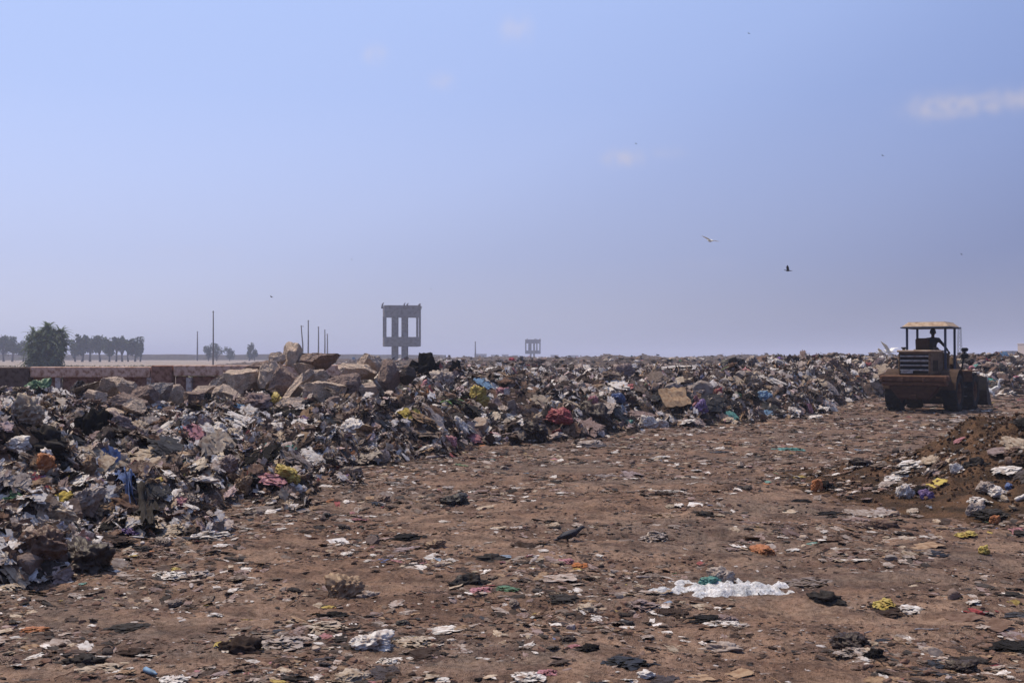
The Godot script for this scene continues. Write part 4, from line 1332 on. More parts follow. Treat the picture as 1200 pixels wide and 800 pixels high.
# ------------------------------------------------------------------ birds
func bird_mesh(flying: bool, lift: float, long_neck: bool) -> ArrayMesh:
	var st := new_st()
	st.set_smooth_group(0)
	# body along z (head toward -z), unit length 1
	var tilt := 0.0 if flying else (0.55 if long_neck else 0.3)
	var B := func(p: Vector3) -> Vector3: return Basis(Vector3.RIGHT, tilt) * p + (Vector3.ZERO if flying else Vector3(0, 0.42 if long_neck else 0.27, 0))
	var pts := []
	var rad := []
	for q in [[-0.40, 0.02], [-0.34, 0.075], [-0.22, 0.125], [-0.05, 0.15], [0.12, 0.13], [0.26, 0.08], [0.34, 0.05], [0.55, 0.045], [0.58, 0.02]]:
		pts.append(B.call(Vector3(0, 0.02 - q[0] * 0.05, q[0])))
		rad.append(q[1])
	tube(st, pts, rad, 10)
	var neck_top: Vector3 = B.call(Vector3(0, 0.12, -0.52)) if not long_neck or flying else B.call(Vector3(0, 0.12, -0.34)) + Vector3(0, 0.32, -0.06)
	var base: Vector3 = B.call(Vector3(0, 0.05, -0.3))
	tube(st, [base, base.lerp(neck_top, 0.5) + Vector3(0, 0, 0.05 if long_neck else 0.0), neck_top, neck_top + Vector3(0, 0.0, -0.10)], [0.09, 0.05 if long_neck else 0.085, 0.065, 0.04], 8)
	tube(st, [neck_top + Vector3(0, 0.0, -0.08), neck_top + Vector3(0, -0.02, -0.24)], [0.028, 0.006], 6)
	if flying:
		for s in [-1.0, 1.0]:
			var lead := [Vector3(s * 0.08, 0.08, -0.2), Vector3(s * 0.5, 0.08 + lift * 0.7, -0.30), Vector3(s * 1.05, 0.08 + lift, -0.12)]
			var trail := [Vector3(s * 0.08, 0.06, 0.2), Vector3(s * 0.5, 0.05 + lift * 0.7, 0.16), Vector3(s * 1.08, 0.06 + lift, 0.0)]
			for i in 2:
				var up := Vector3(0, 0.025 - 0.01 * i, 0)
				var o: Vector3 = (lead[i] + trail[i + 1]) * 0.5
				quad_out(st, lead[i] + up, lead[i + 1] + up * 0.4, trail[i + 1], trail[i], o - Vector3(0, 1, 0))
				quad_out(st, lead[i] - up, lead[i + 1] - up * 0.4, trail[i + 1] - up * 0.2, trail[i] - up * 0.3, o + Vector3(0, 1, 0))
				quad_out(st, lead[i] + up, lead[i + 1] + up * 0.4, lead[i + 1] - up * 0.4, lead[i] - up, o)
		tube(st, [Vector3(0.04, -0.06, 0.3), Vector3(0.04, -0.05, 0.75)], [0.014, 0.01], 5)
		tube(st, [Vector3(-0.04, -0.06, 0.3), Vector3(-0.04, -0.05, 0.75)], [0.014, 0.01], 5)
	else:
		for s in [-1.0, 1.0]:
			tube(st, [B.call(Vector3(s * 0.13, 0.08, -0.24)), B.call(Vector3(s * 0.16, 0.07, 0.05)), B.call(Vector3(s * 0.05, 0.05, 0.46))], [0.03, 0.075, 0.015], 7)
			tube(st, [B.call(Vector3(s * 0.06, -0.08, 0.06)), Vector3(s * 0.07, 0.14, 0.06), Vector3(s * 0.07, 0.0, 0.05)], [0.035, 0.016, 0.014], 5)
			tube(st, [Vector3(s * 0.07, 0.01, 0.08), Vector3(s * 0.08, 0.005, -0.12)], [0.012, 0.008], 5)
	return finish(st)

func build_birds() -> void:
	var white := mat(0.66, 0.65, 0.63, 0.8, 0.2, false)
	white.backlight_enabled = true
	white.backlight = Color(0.7, 0.68, 0.64)
	var dark := mat(0.035, 0.034, 0.04, 0.7, 0.3, false)
	var fly_up := bird_mesh(true, 0.55, true)
	var fly_flat := bird_mesh(true, 0.16, true)
	var stand := bird_mesh(false, 0.0, true)
	var crow := bird_mesh(false, 0.0, false)
	var swift := bird_mesh(true, 0.25, false)
	for b in [
		[fly_flat, white, 833, 282, 52.0, 0.36, 0.35, "white egret gliding in the sky above the wide bank", "egret"],
		[fly_up, dark, 924, 317, 50.0, 0.20, 1.3, "dark bird with raised wings flying below the white egret", "bird"],
		[fly_up, white, 1042, 412, 40.0, 0.32, 0.5, "white egret with raised wings landing by the loader's hood", "egret"],
		[fly_flat, white, 1033, 413, 44.0, 0.26, 1.0, "smaller white egret gliding just behind the landing one", "egret"],
		[swift, dark, 318, 348, 70.0, 0.13, 1.2, "tiny dark bird over the poles beyond the boulders", "bird"],
		[swift, dark, 412, 304, 70.0, 0.06, 1.0, "speck of a bird high beside the concrete tower", "bird"],
		[swift, dark, 505, 339, 70.0, 0.07, 0.5, "speck of a bird just past the concrete tower's top", "bird"],
		[swift, dark, 879, 38, 40.0, 0.05, 0.5, "dark speck of a bird near the top of the sky", "bird"],
		[swift, dark, 746, 168, 50.0, 0.06, 0.8, "dark speck of a bird above the small round cloud", "bird"],
		[swift, dark, 1036, 182, 50.0, 0.075, 0.4, "dark bird under the long cloud", "bird"],
		[swift, dark, 1128, 298, 60.0, 0.08, 0.6, "dark speck of a bird above the loader", "bird"]]:
		var o := put(b[0], b[8], b[1])
		o.transform = Transform3D(Basis(Vector3.UP, b[6]) * Basis(Vector3.FORWARD, 0.25) * Basis.from_scale(Vector3.ONE * b[5] * 1.3), at(b[2], b[3], b[4]))
		tag(o, b[7], "bird", "birds in the air")
	for b in [
		[stand, white, 1150, 427, 0.8, 1.9, "white egret standing upright on the bank past the loader", "egret"],
		[stand, white, 1166, 436, 0.75, 4.0, "white egret stooping on the bank past the loader", "egret"],
		[stand, white, 1157, 437, 0.7, 0.6, "white egret between the other two standing past the loader", "egret"],
		[crow, dark, 730, 424, 0.45, 1.5, "dark crow perched on the crest of the wide bank", "crow"],
		[crow, dark, 667, 634, 0.26, -1.4, "dark crow standing on the open soil", "crow"],
		[crow, dark, 1190, 434, 0.35, 1.0, "dark crow perched on the bank by the beige building", "crow"]]:
		var s := spot(b[2], b[3])
		if b[3] < 440 and b[2] > 1100:
			s = Vector2((float(b[2]) - 600.0) / FOCAL * 47.0, 47.0)
		var o := put(b[0], b[7], b[1])
		o.transform = Transform3D(Basis(Vector3.UP, b[5]) * Basis.from_scale(Vector3.ONE * float(b[4])), Vector3(s.x, land(s.x, s.y) - 0.01, -s.y))
		tag(o, b[6], "bird", "birds on the refuse")
		if b[6].begins_with("dark crow standing"): landmarks.append([s, "the standing crow"])

# ------------------------------------------------------------------ wheel loader and driver
func field_mesh(st: SurfaceTool, bones: Array, cell: float, blend: float) -> void:
	# smooth union of tapered capsules, meshed as surface nets
	var lo := Vector3.ONE * 1e9
	var hi := Vector3.ONE * -1e9
	for b in bones:
		for q in 2:
			var r: float = b[2 + q] + blend + cell * 2.0
			lo = lo.min(b[q] - Vector3.ONE * r)
			hi = hi.max(b[q] + Vector3.ONE * r)
	var n := Vector3i(((hi - lo) / cell).ceil())
	var sx := n.x + 1
	var sxy := sx * (n.y + 1)
	var fld := PackedFloat32Array()
	fld.resize(sxy * (n.z + 1))
	fld.fill(1.0)
	for b in bones:
		var a: Vector3 = b[0]
		var ab: Vector3 = b[1] - a
		var l2 := maxf(ab.length_squared(), 1e-9)
		var m: float = maxf(b[2], b[3]) + blend + cell
		var i0 := Vector3i(((a.min(b[1]) - Vector3.ONE * m - lo) / cell).floor()).clamp(Vector3i.ZERO, n)
		var i1 := Vector3i(((a.max(b[1]) + Vector3.ONE * m - lo) / cell).ceil()).clamp(Vector3i.ZERO, n)
		for z in range(i0.z, i1.z + 1):
			for y in range(i0.y, i1.y + 1):
				for x in range(i0.x, i1.x + 1):
					var p := lo + Vector3(x, y, z) * cell
					var t := clampf((p - a).dot(ab) / l2, 0.0, 1.0)
					var dd := (p - a - ab * t).length() - lerpf(b[2], b[3], t)
					var q := z * sxy + y * sx + x
					var h := clampf(0.5 + 0.5 * (fld[q] - dd) / blend, 0.0, 1.0)
					fld[q] = lerpf(fld[q], dd, h) - blend * h * (1.0 - h)
	var ids := {}
	var corner := [0, 1, sx, sx + 1, sxy, sxy + 1, sxy + sx, sxy + sx + 1]
	for z in n.z:
		for y in n.y:
			for x in n.x:
				var q := z * sxy + y * sx + x
				var neg := 0
				for c in 8:
					if fld[q + corner[c]] < 0.0: neg += 1
				if neg == 0 or neg == 8: continue
				var sum := Vector3.ZERO
				var cnt := 0
				for c in 8:
					for ax in [1, 2, 4]:
						if c & ax: continue
						var f0 := fld[q + corner[c]]
						var f1 := fld[q + corner[c | ax]]
						if (f0 < 0.0) == (f1 < 0.0): continue
						var p0 := Vector3(c & 1, (c >> 1) & 1, (c >> 2) & 1)
						var c1: int = c | ax
						var p1 := Vector3(c1 & 1, (c1 >> 1) & 1, (c1 >> 2) & 1)
						sum += p0.lerp(p1, f0 / (f0 - f1))
						cnt += 1
				ids[q] = lo + (Vector3(x, y, z) + sum / cnt) * cell
	var step := [1, sx, sxy]
	for q in ids:
		for a in 3:
			var f0 := fld[q]
			var f1 := fld[q + step[a]]
			if (f0 < 0.0) == (f1 < 0.0): continue
			var u: int = step[(a + 1) % 3]
			var v: int = step[(a + 2) % 3]
			if not (ids.has(q - u) and ids.has(q - v) and ids.has(q - u - v)): continue
			var p: Array = [ids[q], ids[q - u], ids[q - u - v], ids[q - v]]
			if f0 < 0.0: p.reverse()
			st.add_vertex(p[0]); st.add_vertex(p[1]); st.add_vertex(p[2])
			st.add_vertex(p[0]); st.add_vertex(p[2]); st.add_vertex(p[3])

func make_wheel(parent: Node3D, c: Vector3, side: float, rubber: Material, steel: Material) -> void:
	var w := Node3D.new()
	w.name = "wheel"
	parent.add_child(w, true)
	w.position = c
	var ax := Vector3(side, 0, 0)
	var R := 0.62
	var st := new_st()
	st.set_smooth_group(0)
	lathe(st, [[0.33, -0.17], [0.36, -0.20], [0.50, -0.225], [0.575, -0.21], [0.60, -0.17], [0.605, 0.0], [0.60, 0.17], [0.575, 0.21], [0.50, 0.225], [0.36, 0.20], [0.33, 0.17]], Vector3.ZERO, ax, 32)
	st.set_smooth_group(-1)
	for i in 18:
		for s in [-1.0, 1.0]:
			var a := TAU * (i + (0.5 if s > 0 else 0.0)) / 18.0
			var b := Basis(Vector3.RIGHT, a) * Basis(Vector3.UP, s * 0.5)
			cbox(st, Basis(Vector3.RIGHT, a) * Vector3(s * 0.11, R - 0.02, 0), Vector3(0.24, 0.055, 0.075), 0.012, b)
	part(st, "tyre", rubber, w)
	st = new_st()
	lathe(st, [[0.0, 0.05], [0.12, 0.06], [0.13, 0.12], [0.15, 0.12], [0.16, 0.05], [0.28, 0.03], [0.31, 0.15], [0.345, 0.19]], Vector3.ZERO, ax, 24)
	lathe(st, [[0.0, -0.05], [0.28, -0.06], [0.345, -0.19]], Vector3.ZERO, ax, 24)
	part(st, "rim", steel, w)

func build_loader() -> void:
	var d := 34.7
	var x := (1083.0 - 600.0) / FOCAL * d
	var L := thing("wheel_loader", "rusty wheel loader with tan sun canopy, seen from behind at the refuse bank", "loader", Vector3(x, base_h(x, d) - 0.02, -d), deg_to_rad(-33.0))
	L.scale = Vector3.ONE * 0.96
	landmarks.append([Vector2(x, d), "the wheel loader"])
	var rust := mat(0.15, 0.072, 0.04, 0.85, 0.3, true, 1.1)
	var ochre := mat(0.19, 0.118, 0.06, 0.75, 0.35, true, 1.1)
	var rubber := mat(0.022, 0.021, 0.021, 0.9, 0.25, true, 1.3)
	var iron := mat(0.045, 0.036, 0.03, 0.75, 0.35, true, 1.3)
	var tan_m := mat(0.52, 0.39, 0.275, 0.85, 0.25, true, 1.0)
	var blue := mat(0.035, 0.045, 0.075, 0.7, 0.4, false)
	var pale := mat(0.36, 0.34, 0.33, 0.8, 0.3, true, 1.6)
	var blk := mat(0.012, 0.012, 0.013, 0.9, 0.2, false)
	# wheels
	for s in [-1.0, 1.0]:
		make_wheel(L, Vector3(s * 0.89, 0.62, 0.0), s, rubber, rust)
		make_wheel(L, Vector3(s * 0.89, 0.62, -2.55), s, rubber, rust)
	# axles and frames
	var st := new_st()
	for z in [0.0, -2.55]:
		st = new_st()
		tube(st, [Vector3(-0.75, 0.62, z), Vector3(0.75, 0.62, z)], [0.13, 0.13], 10)
		lathe(st, [[0.0, -0.2], [0.2, -0.16], [0.26, 0.0], [0.2, 0.16], [0.0, 0.2]], Vector3(0, 0.62, z), Vector3.FORWARD, 14)
		part(st, "axle", iron, L)
	st = new_st()
	cbox(st, Vector3(0, 0.86, -0.35), Vector3(0.85, 0.5, 1.9), 0.04)
	part(st, "rear_frame", iron, L)
	st = new_st()
	cbox(st, Vector3(0, 0.82, -2.3), Vector3(0.8, 0.55, 1.5), 0.04)
	cbox(st, Vector3(0, 1.25, -2.35), Vector3(0.7, 0.55, 0.7), 0.05)
	part(st, "front_frame", rust, L)
	# counterweight with its broad rear bar
	st = new_st()
	cbox(st, Vector3(0, 1.10, 1.28), Vector3(2.06, 0.20, 0.42), 0.04)
	cbox(st, Vector3(0, 0.93, 1.24), Vector3(1.96, 0.13, 0.36), 0.03)
	for sx in [-0.98, -0.33, 0.33, 0.98]:
		cbox(st, Vector3(sx * 0.99, 1.055, 1.50), Vector3(0.07, 0.14, 0.05), 0.012)
	part(st, "rear_bar", rust, L)
	st = new_st()
	cbox(st, Vector3(0, 0.66, 1.16), Vector3(1.0, 0.44, 0.5), 0.05, Basis.IDENTITY, Vector2(1.55, 1.1))
	cbox(st, Vector3(0, 0.52, 1.45), Vector3(0.22, 0.16, 0.16), 0.02)
	part(st, "counterweight", mat(0.07, 0.03, 0.017, 0.85, 0.3, true, 1.1), L)
	# hood, grille recess, bars
	st = new_st()
	cbox(st, Vector3(0, 1.585, 0.40), Vector3(0.98, 0.77, 1.74), 0.04)
	part(st, "hood", ochre, L)
	st = new_st()
	cbox(st, Vector3(0, 1.955, 0.42), Vector3(1.06, 0.07, 1.86), 0.025)
	part(st, "hood_top", tan_m, L)
	st = new_st()
	cbox(st, Vector3(0, 1.56, 1.275), Vector3(0.86, 0.60, 0.02), 0.005)
	part(st, "radiator", blk, L)
	for i in 4:
		st = new_st()
		cbox(st, Vector3(0, 1.36 + i * 0.145, 1.305), Vector3(0.88, 0.05 if i != 2 else 0.065, 0.04), 0.01)
		part(st, "grille_bar", pale, L)
	for s in [-1.0, 1.0]:
		st = new_st()
		cbox(st, Vector3(s * 0.455, 1.56, 1.295), Vector3(0.05, 0.64, 0.06), 0.012)
		part(st, "grille_post", ochre, L)
	st = new_st()
	cbox(st, Vector3(-0.22, 1.31, 1.33), Vector3(0.36, 0.12, 0.02), 0.005)
	part(st, "number_plate", pale, L)
	for i in 5:
		st = new_st()
		cbox(st, Vector3(0.495, 1.5, 0.95 - i * 0.16), Vector3(0.02, 0.34, 0.05), 0.006)
		part(st, "side_louvre", blk, L)
	for lp in [[-0.40, 0.95, "filler_cap"], [0.32, -0.2, "exhaust_stub"]]:
		st = new_st()
		lathe(st, [[0.0, 0.10], [0.08, 0.10], [0.09, 0.07], [0.05, 0.05], [0.05, 0.0]], Vector3(lp[0], 1.985, lp[1]), Vector3.UP, 12)
		part(st, lp[2], iron, L)
	# fenders, platform, steps, tanks
	for s in [-1.0, 1.0]:
		st = new_st()
		var q := []
		for i in 9:
			var a := lerpf(0.15, 2.6, i / 8.0)
			q.append(Vector3(0, 0.62 + 0.74 * sin(a), 0.74 * cos(a)))
		for i in 8:
			for sd in [0.0, 0.03]:
				var up := Vector3(0, sd, 0)
				quad_out(st, q[i] + Vector3(s * 0.60, 0, 0) + up, q[i] + Vector3(s * 1.12, 0, 0) + up, q[i + 1] + Vector3(s * 1.12, 0, 0) + up, q[i + 1] + Vector3(s * 0.60, 0, 0) + up, Vector3(s * 0.86, 0.62, 0) if sd > 0.0 else Vector3(s * 0.86, 3, 0))
			quad_out(st, q[i] + Vector3(s * 1.12, 0, 0), q[i + 1] + Vector3(s * 1.12, 0, 0), q[i + 1] + Vector3(s * 1.12, 0.03, 0), q[i] + Vector3(s * 1.12, 0.03, 0), Vector3.ZERO)
		part(st, "fender", mat(0.075, 0.042, 0.024, 0.85, 0.3, true, 1.1), L)
		st = new_st()
		cbox(st, Vector3(s * 0.72, 1.1, -0.95), Vector3(0.42, 0.5, 0.62), 0.04)
		part(st, "side_tank", rust, L)
		for i in 2:
			st = new_st()
			cbox(st, Vector3(s * 0.98, 0.48 + i * 0.3, -1.22), Vector3(0.14, 0.03, 0.4), 0.008)
			part(st, "step", iron, L)
	st = new_st()
	cbox(st, Vector3(0, 1.30, -1.0), Vector3(1.5, 0.08, 1.25), 0.02)
	part(st, "platform", ochre, L)
	st = new_st()
	cbox(st, Vector3(0, 1.62, -1.62), Vector3(0.9, 0.58, 0.14), 0.03)
	tube(st, [Vector3(0, 1.8, -1.55), Vector3(0, 1.98, -1.36)], [0.04, 0.035], 8)
	part(st, "dashboard", ochre, L)
	st = new_st()
	var ring := []
	var rr := []
	for i in 25:
		var a := TAU * i / 24.0
		ring.append(Vector3(0, 2.0, -1.34) + Basis(Vector3.RIGHT, 0.9) * Vector3(cos(a) * 0.19, sin(a) * 0.19, 0))
		rr.append(0.016)
	tube(st, ring, rr, 6)
	tube(st, [ring[0], ring[12]], [0.014, 0.014], 5)
	part(st, "steering_wheel", blk, L)
	# seat
	var seat := Node3D.new()
	seat.name = "seat"
	seat.position.y = 0.16
	L.add_child(seat, true)
	st = new_st()
	cbox(st, Vector3(-0.08, 1.62, -0.80), Vector3(0.52, 0.14, 0.5), 0.05)
	cbox(st, Vector3(-0.08, 1.45, -0.80), Vector3(0.36, 0.46, 0.36), 0.03)
	part(st, "cushion", mat(0.05, 0.035, 0.03, 0.9, 0.2, false), seat)
	st = new_st()
	cbox(st, Vector3(-0.16, 2.0, -0.52), Vector3(0.44, 0.46, 0.12), 0.05, Basis(Vector3.RIGHT, 0.12))
	part(st, "backrest", mat(0.05, 0.027, 0.016, 0.9, 0.2, false), seat)
	for s in [-1.0, 1.0]:
		st = new_st()
		cbox(st, Vector3(-0.12 + s * 0.31, 1.83, -0.74), Vector3(0.08, 0.07, 0.36), 0.025)
		part(st, "armrest", mat(0.10, 0.06, 0.035, 0.9, 0.2, false), seat)
	# canopy: hipped tan roof on four posts
	st = new_st()
	cbox(st, Vector3(0, 2.83, -1.0), Vector3(1.46, 0.17, 1.72), 0.02, Basis.IDENTITY, Vector2(0.80, 0.80))
	part(st, "canopy_roof", tan_m, L)
	st = new_st()
	cbox(st, Vector3(0, 2.73, -1.0), Vector3(1.54, 0.045, 1.80), 0.012)
	part(st, "canopy_rim", blue, L)
	for s in [-1.0, 1.0]:
		for z in [-0.30, -1.72]:
			st = new_st()
			cbox(st, Vector3(s * 0.60, (2.71 + 1.3) / 2, z), Vector3(0.07, 1.41, 0.07), 0.012)
			part(st, "canopy_post", blue, L)
	# lift arms, cylinders, bucket
	for s in [-1.0, 1.0]:
		st = new_st()
		var a0 := Vector3(s * 0.42, 1.62, -2.2)
		var a1 := Vector3(s * 0.42, 1.25, -3.3)
		var a2 := Vector3(s * 0.42, 0.45, -4.0)
		for seg in [[a0, a1], [a1, a2]]:
			var mid: Vector3 = (seg[0] + seg[1]) / 2
			var dr: Vector3 = seg[1] - seg[0]
			var an := atan2(dr.y, -dr.z)
			cbox(st, mid, Vector3(0.14, 0.30, dr.length() + 0.18), 0.03, Basis(Vector3.RIGHT, an))
		part(st, "lift_arm", ochre, L)
		st = new_st()
		tube(st, [Vector3(s * 0.26, 0.85, -2.5), Vector3(s * 0.26, 1.05, -3.1)], [0.07, 0.07], 10)
		tube(st, [Vector3(s * 0.26, 1.05, -3.1), Vector3(s * 0.26, 1.15, -3.35)], [0.04, 0.04], 8)
		part(st, "hydraulic_cylinder", iron, L)
		# work lamps on stalks
		st = new_st()
		tube(st, [Vector3(s * 0.62, 1.35, -2.75), Vector3(s * 0.72, 1.95, -2.75)], [0.03, 0.03], 6)
		cbox(st, Vector3(s * 0.72, 1.80, -2.75), Vector3(0.24, 0.17, 0.16), 0.04)
		cbox(st, Vector3(s * 0.72, 2.02, -2.75), Vector3(0.22, 0.13, 0.14), 0.04)
		part(st, "work_lamp", blk, L)
		st = new_st()
		cbox(st, Vector3(s * 0.88, 1.30, -2.5), Vector3(0.46, 0.05, 1.2), 0.02)
		cbox(st, Vector3(s * 0.88, 1.12, -1.93), Vector3(0.46, 0.36, 0.05), 0.02)
		part(st, "front_fender", rust, L)
	st = new_st()
	var bp := [Vector2(1.06, -3.98), Vector2(0.62, -3.92), Vector2(0.22, -4.08), Vector2(0.08, -4.35), Vector2(0.06, -4.95)]
	for i in 4:
		for s in [0.0, 0.05]:
			var off := Vector3(0, s * 0.5, -s)
			var A := Vector3(-1.2, bp[i].x, bp[i].y) + off
			var Bv := Vector3(1.2, bp[i].x, bp[i].y) + off
			var C := Vector3(1.2, bp[i + 1].x, bp[i + 1].y) + off
			var D := Vector3(-1.2, bp[i + 1].x, bp[i + 1].y) + off
			quad_out(st, A, Bv, C, D, Vector3(0, 0.8, -4.6) if s == 0.0 else Vector3(0, 0, -3.5))
	for s in [-1.0, 1.0]:
		for t in [1.2, 1.16]:
			var c2 := Vector3(s * t, 0.7, -4.3)
			for i in 4:
				tri_out(st, c2, Vector3(s * t, bp[i].x, bp[i].y), Vector3(s * t, bp[i + 1].x, bp[i + 1].y), Vector3(0 if t == 1.2 else s * 3, 0.6, -4.3))
	part(st, "bucket", iron, L)
	build_driver(L)

func build_driver(L: Node3D) -> void:
	var o := Vector3(0.10, 1.69, -0.80)
	var P := thing("person", "person in dark clothes driving the loader, one arm held out to the side", "person", L.transform * Vector3(0.10, 0, -0.80), deg_to_rad(-33.0))
	P.scale = Vector3.ONE * 0.96
	P.position.y = L.position.y + 0.2
	var up := Vector3(0, 1.69, 0)
	# seated torso, thighs and calves, arms; forward is -z
	var body := [
		[up + Vector3(-0.09, 0.06, 0.02), up + Vector3(0.09, 0.06, 0.02), 0.12, 0.12],
		[up + Vector3(0, 0.10, 0.04), up + Vector3(0, 0.36, 0.02), 0.125, 0.135],
		[up + Vector3(-0.07, 0.40, 0.0), up + Vector3(0.07, 0.40, 0.0), 0.11, 0.11],
		[up + Vector3(-0.17, 0.44, 0.0), up + Vector3(0.17, 0.44, 0.0), 0.07, 0.07],
		[up + Vector3(0, 0.46, -0.01), up + Vector3(0, 0.56, -0.03), 0.055, 0.05],
		[up + Vector3(-0.09, 0.04, -0.02), up + Vector3(-0.13, 0.05, -0.42), 0.09, 0.065],
		[up + Vector3(0.09, 0.04, -0.02), up + Vector3(0.13, 0.05, -0.42), 0.09, 0.065],
		[up + Vector3(-0.13, 0.04, -0.43), up + Vector3(-0.13, -0.28, -0.50), 0.06, 0.042],
		[up + Vector3(0.13, 0.04, -0.43), up + Vector3(0.13, -0.28, -0.50), 0.06, 0.042],
		[up + Vector3(-0.19, 0.43, 0.0), up + Vector3(-0.25, 0.20, -0.14), 0.055, 0.045],
		[up + Vector3(-0.25, 0.20, -0.14), up + Vector3(-0.15, 0.26, -0.42), 0.043, 0.032],
		[up + Vector3(0.19, 0.43, 0.0), up + Vector3(0.33, 0.27, -0.06), 0.055, 0.045],
		[up + Vector3(0.33, 0.27, -0.06), up + Vector3(0.43, 0.08, -0.20), 0.043, 0.032]]
	var st := new_st()
	st.set_smooth_group(0)
	field_mesh(st, body, 0.018, 0.03)
	var cloth := mat(0.030, 0.028, 0.030, 0.95, 0.15, false)
	part(st, "clothing", cloth, P)
	var skin := mat(0.10, 0.055, 0.035, 0.7, 0.3, false)
	var head := up + Vector3(0.0, 0.67, -0.05)
	var hd := [
		[head + Vector3(0, 0.02, 0.015), head + Vector3(0, 0.03, 0.0), 0.088, 0.088],
		[head + Vector3(0, -0.03, -0.03), head + Vector3(0, -0.075, -0.045), 0.06, 0.042],
		[head + Vector3(0, -0.06, 0.02), head + Vector3(0, -0.16, 0.03), 0.05, 0.05],
		[head + Vector3(0, 0.01, -0.09), head + Vector3(0, -0.025, -0.108), 0.010, 0.014],
		[head + Vector3(-0.03, 0.028, -0.078), head + Vector3(0.03, 0.028, -0.078), 0.016, 0.016],
		[head + Vector3(-0.02, -0.058, -0.086), head + Vector3(0.02, -0.058, -0.086), 0.008, 0.008],
		[head + Vector3(-0.088, 0.01, 0.01), head + Vector3(-0.09, -0.02, 0.005), 0.016, 0.012],
		[head + Vector3(0.088, 0.01, 0.01), head + Vector3(0.09, -0.02, 0.005), 0.016, 0.012]]
	st = new_st()
	st.set_smooth_group(0)
	field_mesh(st, hd, 0.007, 0.012)
	# hands: palm and five fingers each, one on the wheel rim, one closed on the side lever
	for hnd in [[up + Vector3(-0.15, 0.26, -0.42), Vector3(0.35, 0.1, -1).normalized(), 1.0], [up + Vector3(0.43, 0.08, -0.20), Vector3(0.35, -0.7, -0.6).normalized(), -1.0]]:
		var w: Vector3 = hnd[0]
		var f: Vector3 = hnd[1]
		var sd := f.cross(Vector3.UP).normalized() * float(hnd[2])
		var dn := f.cross(sd).normalized()
		if dn.y > 0.0: dn = -dn
		var bones := [[w, w + f * 0.05, 0.028, 0.026], [w + f * 0.06 - sd * 0.025, w + f * 0.06 + sd * 0.025, 0.018, 0.018]]
		for k in 4:
			var root := w + f * 0.075 + sd * (-0.03 + k * 0.02)
			var ln: float = [0.036, 0.042, 0.040, 0.032][k]
			var k1 := root + f * ln + dn * 0.006
			var k2 := k1 + f * ln * 0.25 + dn * ln * 0.75
			bones.append([root, k1, 0.0095, 0.0088])
			bones.append([k1, k2, 0.0088, 0.0078])
			bones.append([k2, k2 + dn * ln * 0.2 - f * ln * 0.55, 0.0078, 0.007])
		bones.append([w + f * 0.025 - sd * 0.025, w + f * 0.055 - sd * 0.05 + dn * 0.012, 0.012, 0.0105])
		bones.append([w + f * 0.055 - sd * 0.05 + dn * 0.012, w + f * 0.08 - sd * 0.045 + dn * 0.03, 0.0105, 0.009])
		field_mesh(st, bones, 0.005, 0.006)
	part(st, "skin", skin, P)
	st = new_st()
	st.set_smooth_group(0)
	field_mesh(st, [[head + Vector3(0, 0.045, 0.02), head + Vector3(0, 0.05, 0.01), 0.092, 0.09], [head + Vector3(0, 0.0, 0.05), head + Vector3(0, -0.05, 0.055), 0.065, 0.05]], 0.009, 0.02)
	part(st, "hair", mat(0.012, 0.010, 0.010, 0.8, 0.3, false), P)
	st = new_st()
	for s in [-1.0, 1.0]:
		cbox(st, up + Vector3(s * 0.13, -0.345, -0.55), Vector3(0.10, 0.09, 0.26), 0.035)
	part(st, "shoes", cloth, P)

# ------------------------------------------------------------------ scattered single pieces
var auto_items := []
func pick(table: Array) -> String:
	var total := 0.0
	for e in table: total += e[1]
	var r := rng.randf() * total
	for e in table:
		r -= e[1]
		if r <= 0.0: return e[0]
	return table[-1][0]

const HEAP_TONES := [["black", 9], ["charcoal", 11], ["dark brown", 15], ["brown", 16], ["grey", 13], ["mauve grey", 13], ["pale grey", 14], ["cream", 12], ["white", 12], ["tan", 8], ["yellow", 1.0], ["orange", 0.8], ["red", 1.4], ["pink", 2.2], ["blue", 0.8], ["light blue", 1.4], ["green", 1.0], ["teal", 0.7], ["purple", 0.5]]
const BIT_TONES := [["black", 7], ["charcoal", 9], ["dark brown", 15], ["brown", 19], ["grey", 12], ["mauve grey", 14], ["pale grey", 17], ["cream", 16], ["white", 14], ["tan", 11], ["yellow", 0.6], ["orange", 0.6], ["red", 0.8], ["pink", 1.2], ["blue", 0.4], ["light blue", 0.7], ["green", 0.6], ["teal", 0.4], ["purple", 0.3]]
const PALE := [[0.70, 0.66, 0.62], [0.62, 0.57, 0.53], [0.52, 0.43, 0.36], [0.45, 0.36, 0.33], [0.55, 0.42, 0.41], [0.74, 0.71, 0.69], [0.40, 0.34, 0.30], [0.48, 0.46, 0.47]]
const CRUMBS := [[0.10, 0.064, 0.048], [0.055, 0.04, 0.034], [0.24, 0.16, 0.125], [0.16, 0.10, 0.075], [0.34, 0.27, 0.235], [0.02, 0.02, 0.021], [0.05, 0.045, 0.043], [0.5, 0.46, 0.44], [0.2, 0.16, 0.145], [0.03, 0.026, 0.026], [0.28, 0.22, 0.19], [0.08, 0.055, 0.042]]
const SOIL_TONES := [["black", 7], ["charcoal", 10], ["dark brown", 18], ["brown", 17], ["grey", 12], ["mauve grey", 9], ["pale grey", 13], ["cream", 8], ["white", 11], ["tan", 5], ["yellow", 0.3], ["orange", 0.35], ["red", 0.4], ["pink", 0.7], ["blue", 0.2], ["light blue", 0.5], ["green", 0.2], ["teal", 0.25]]

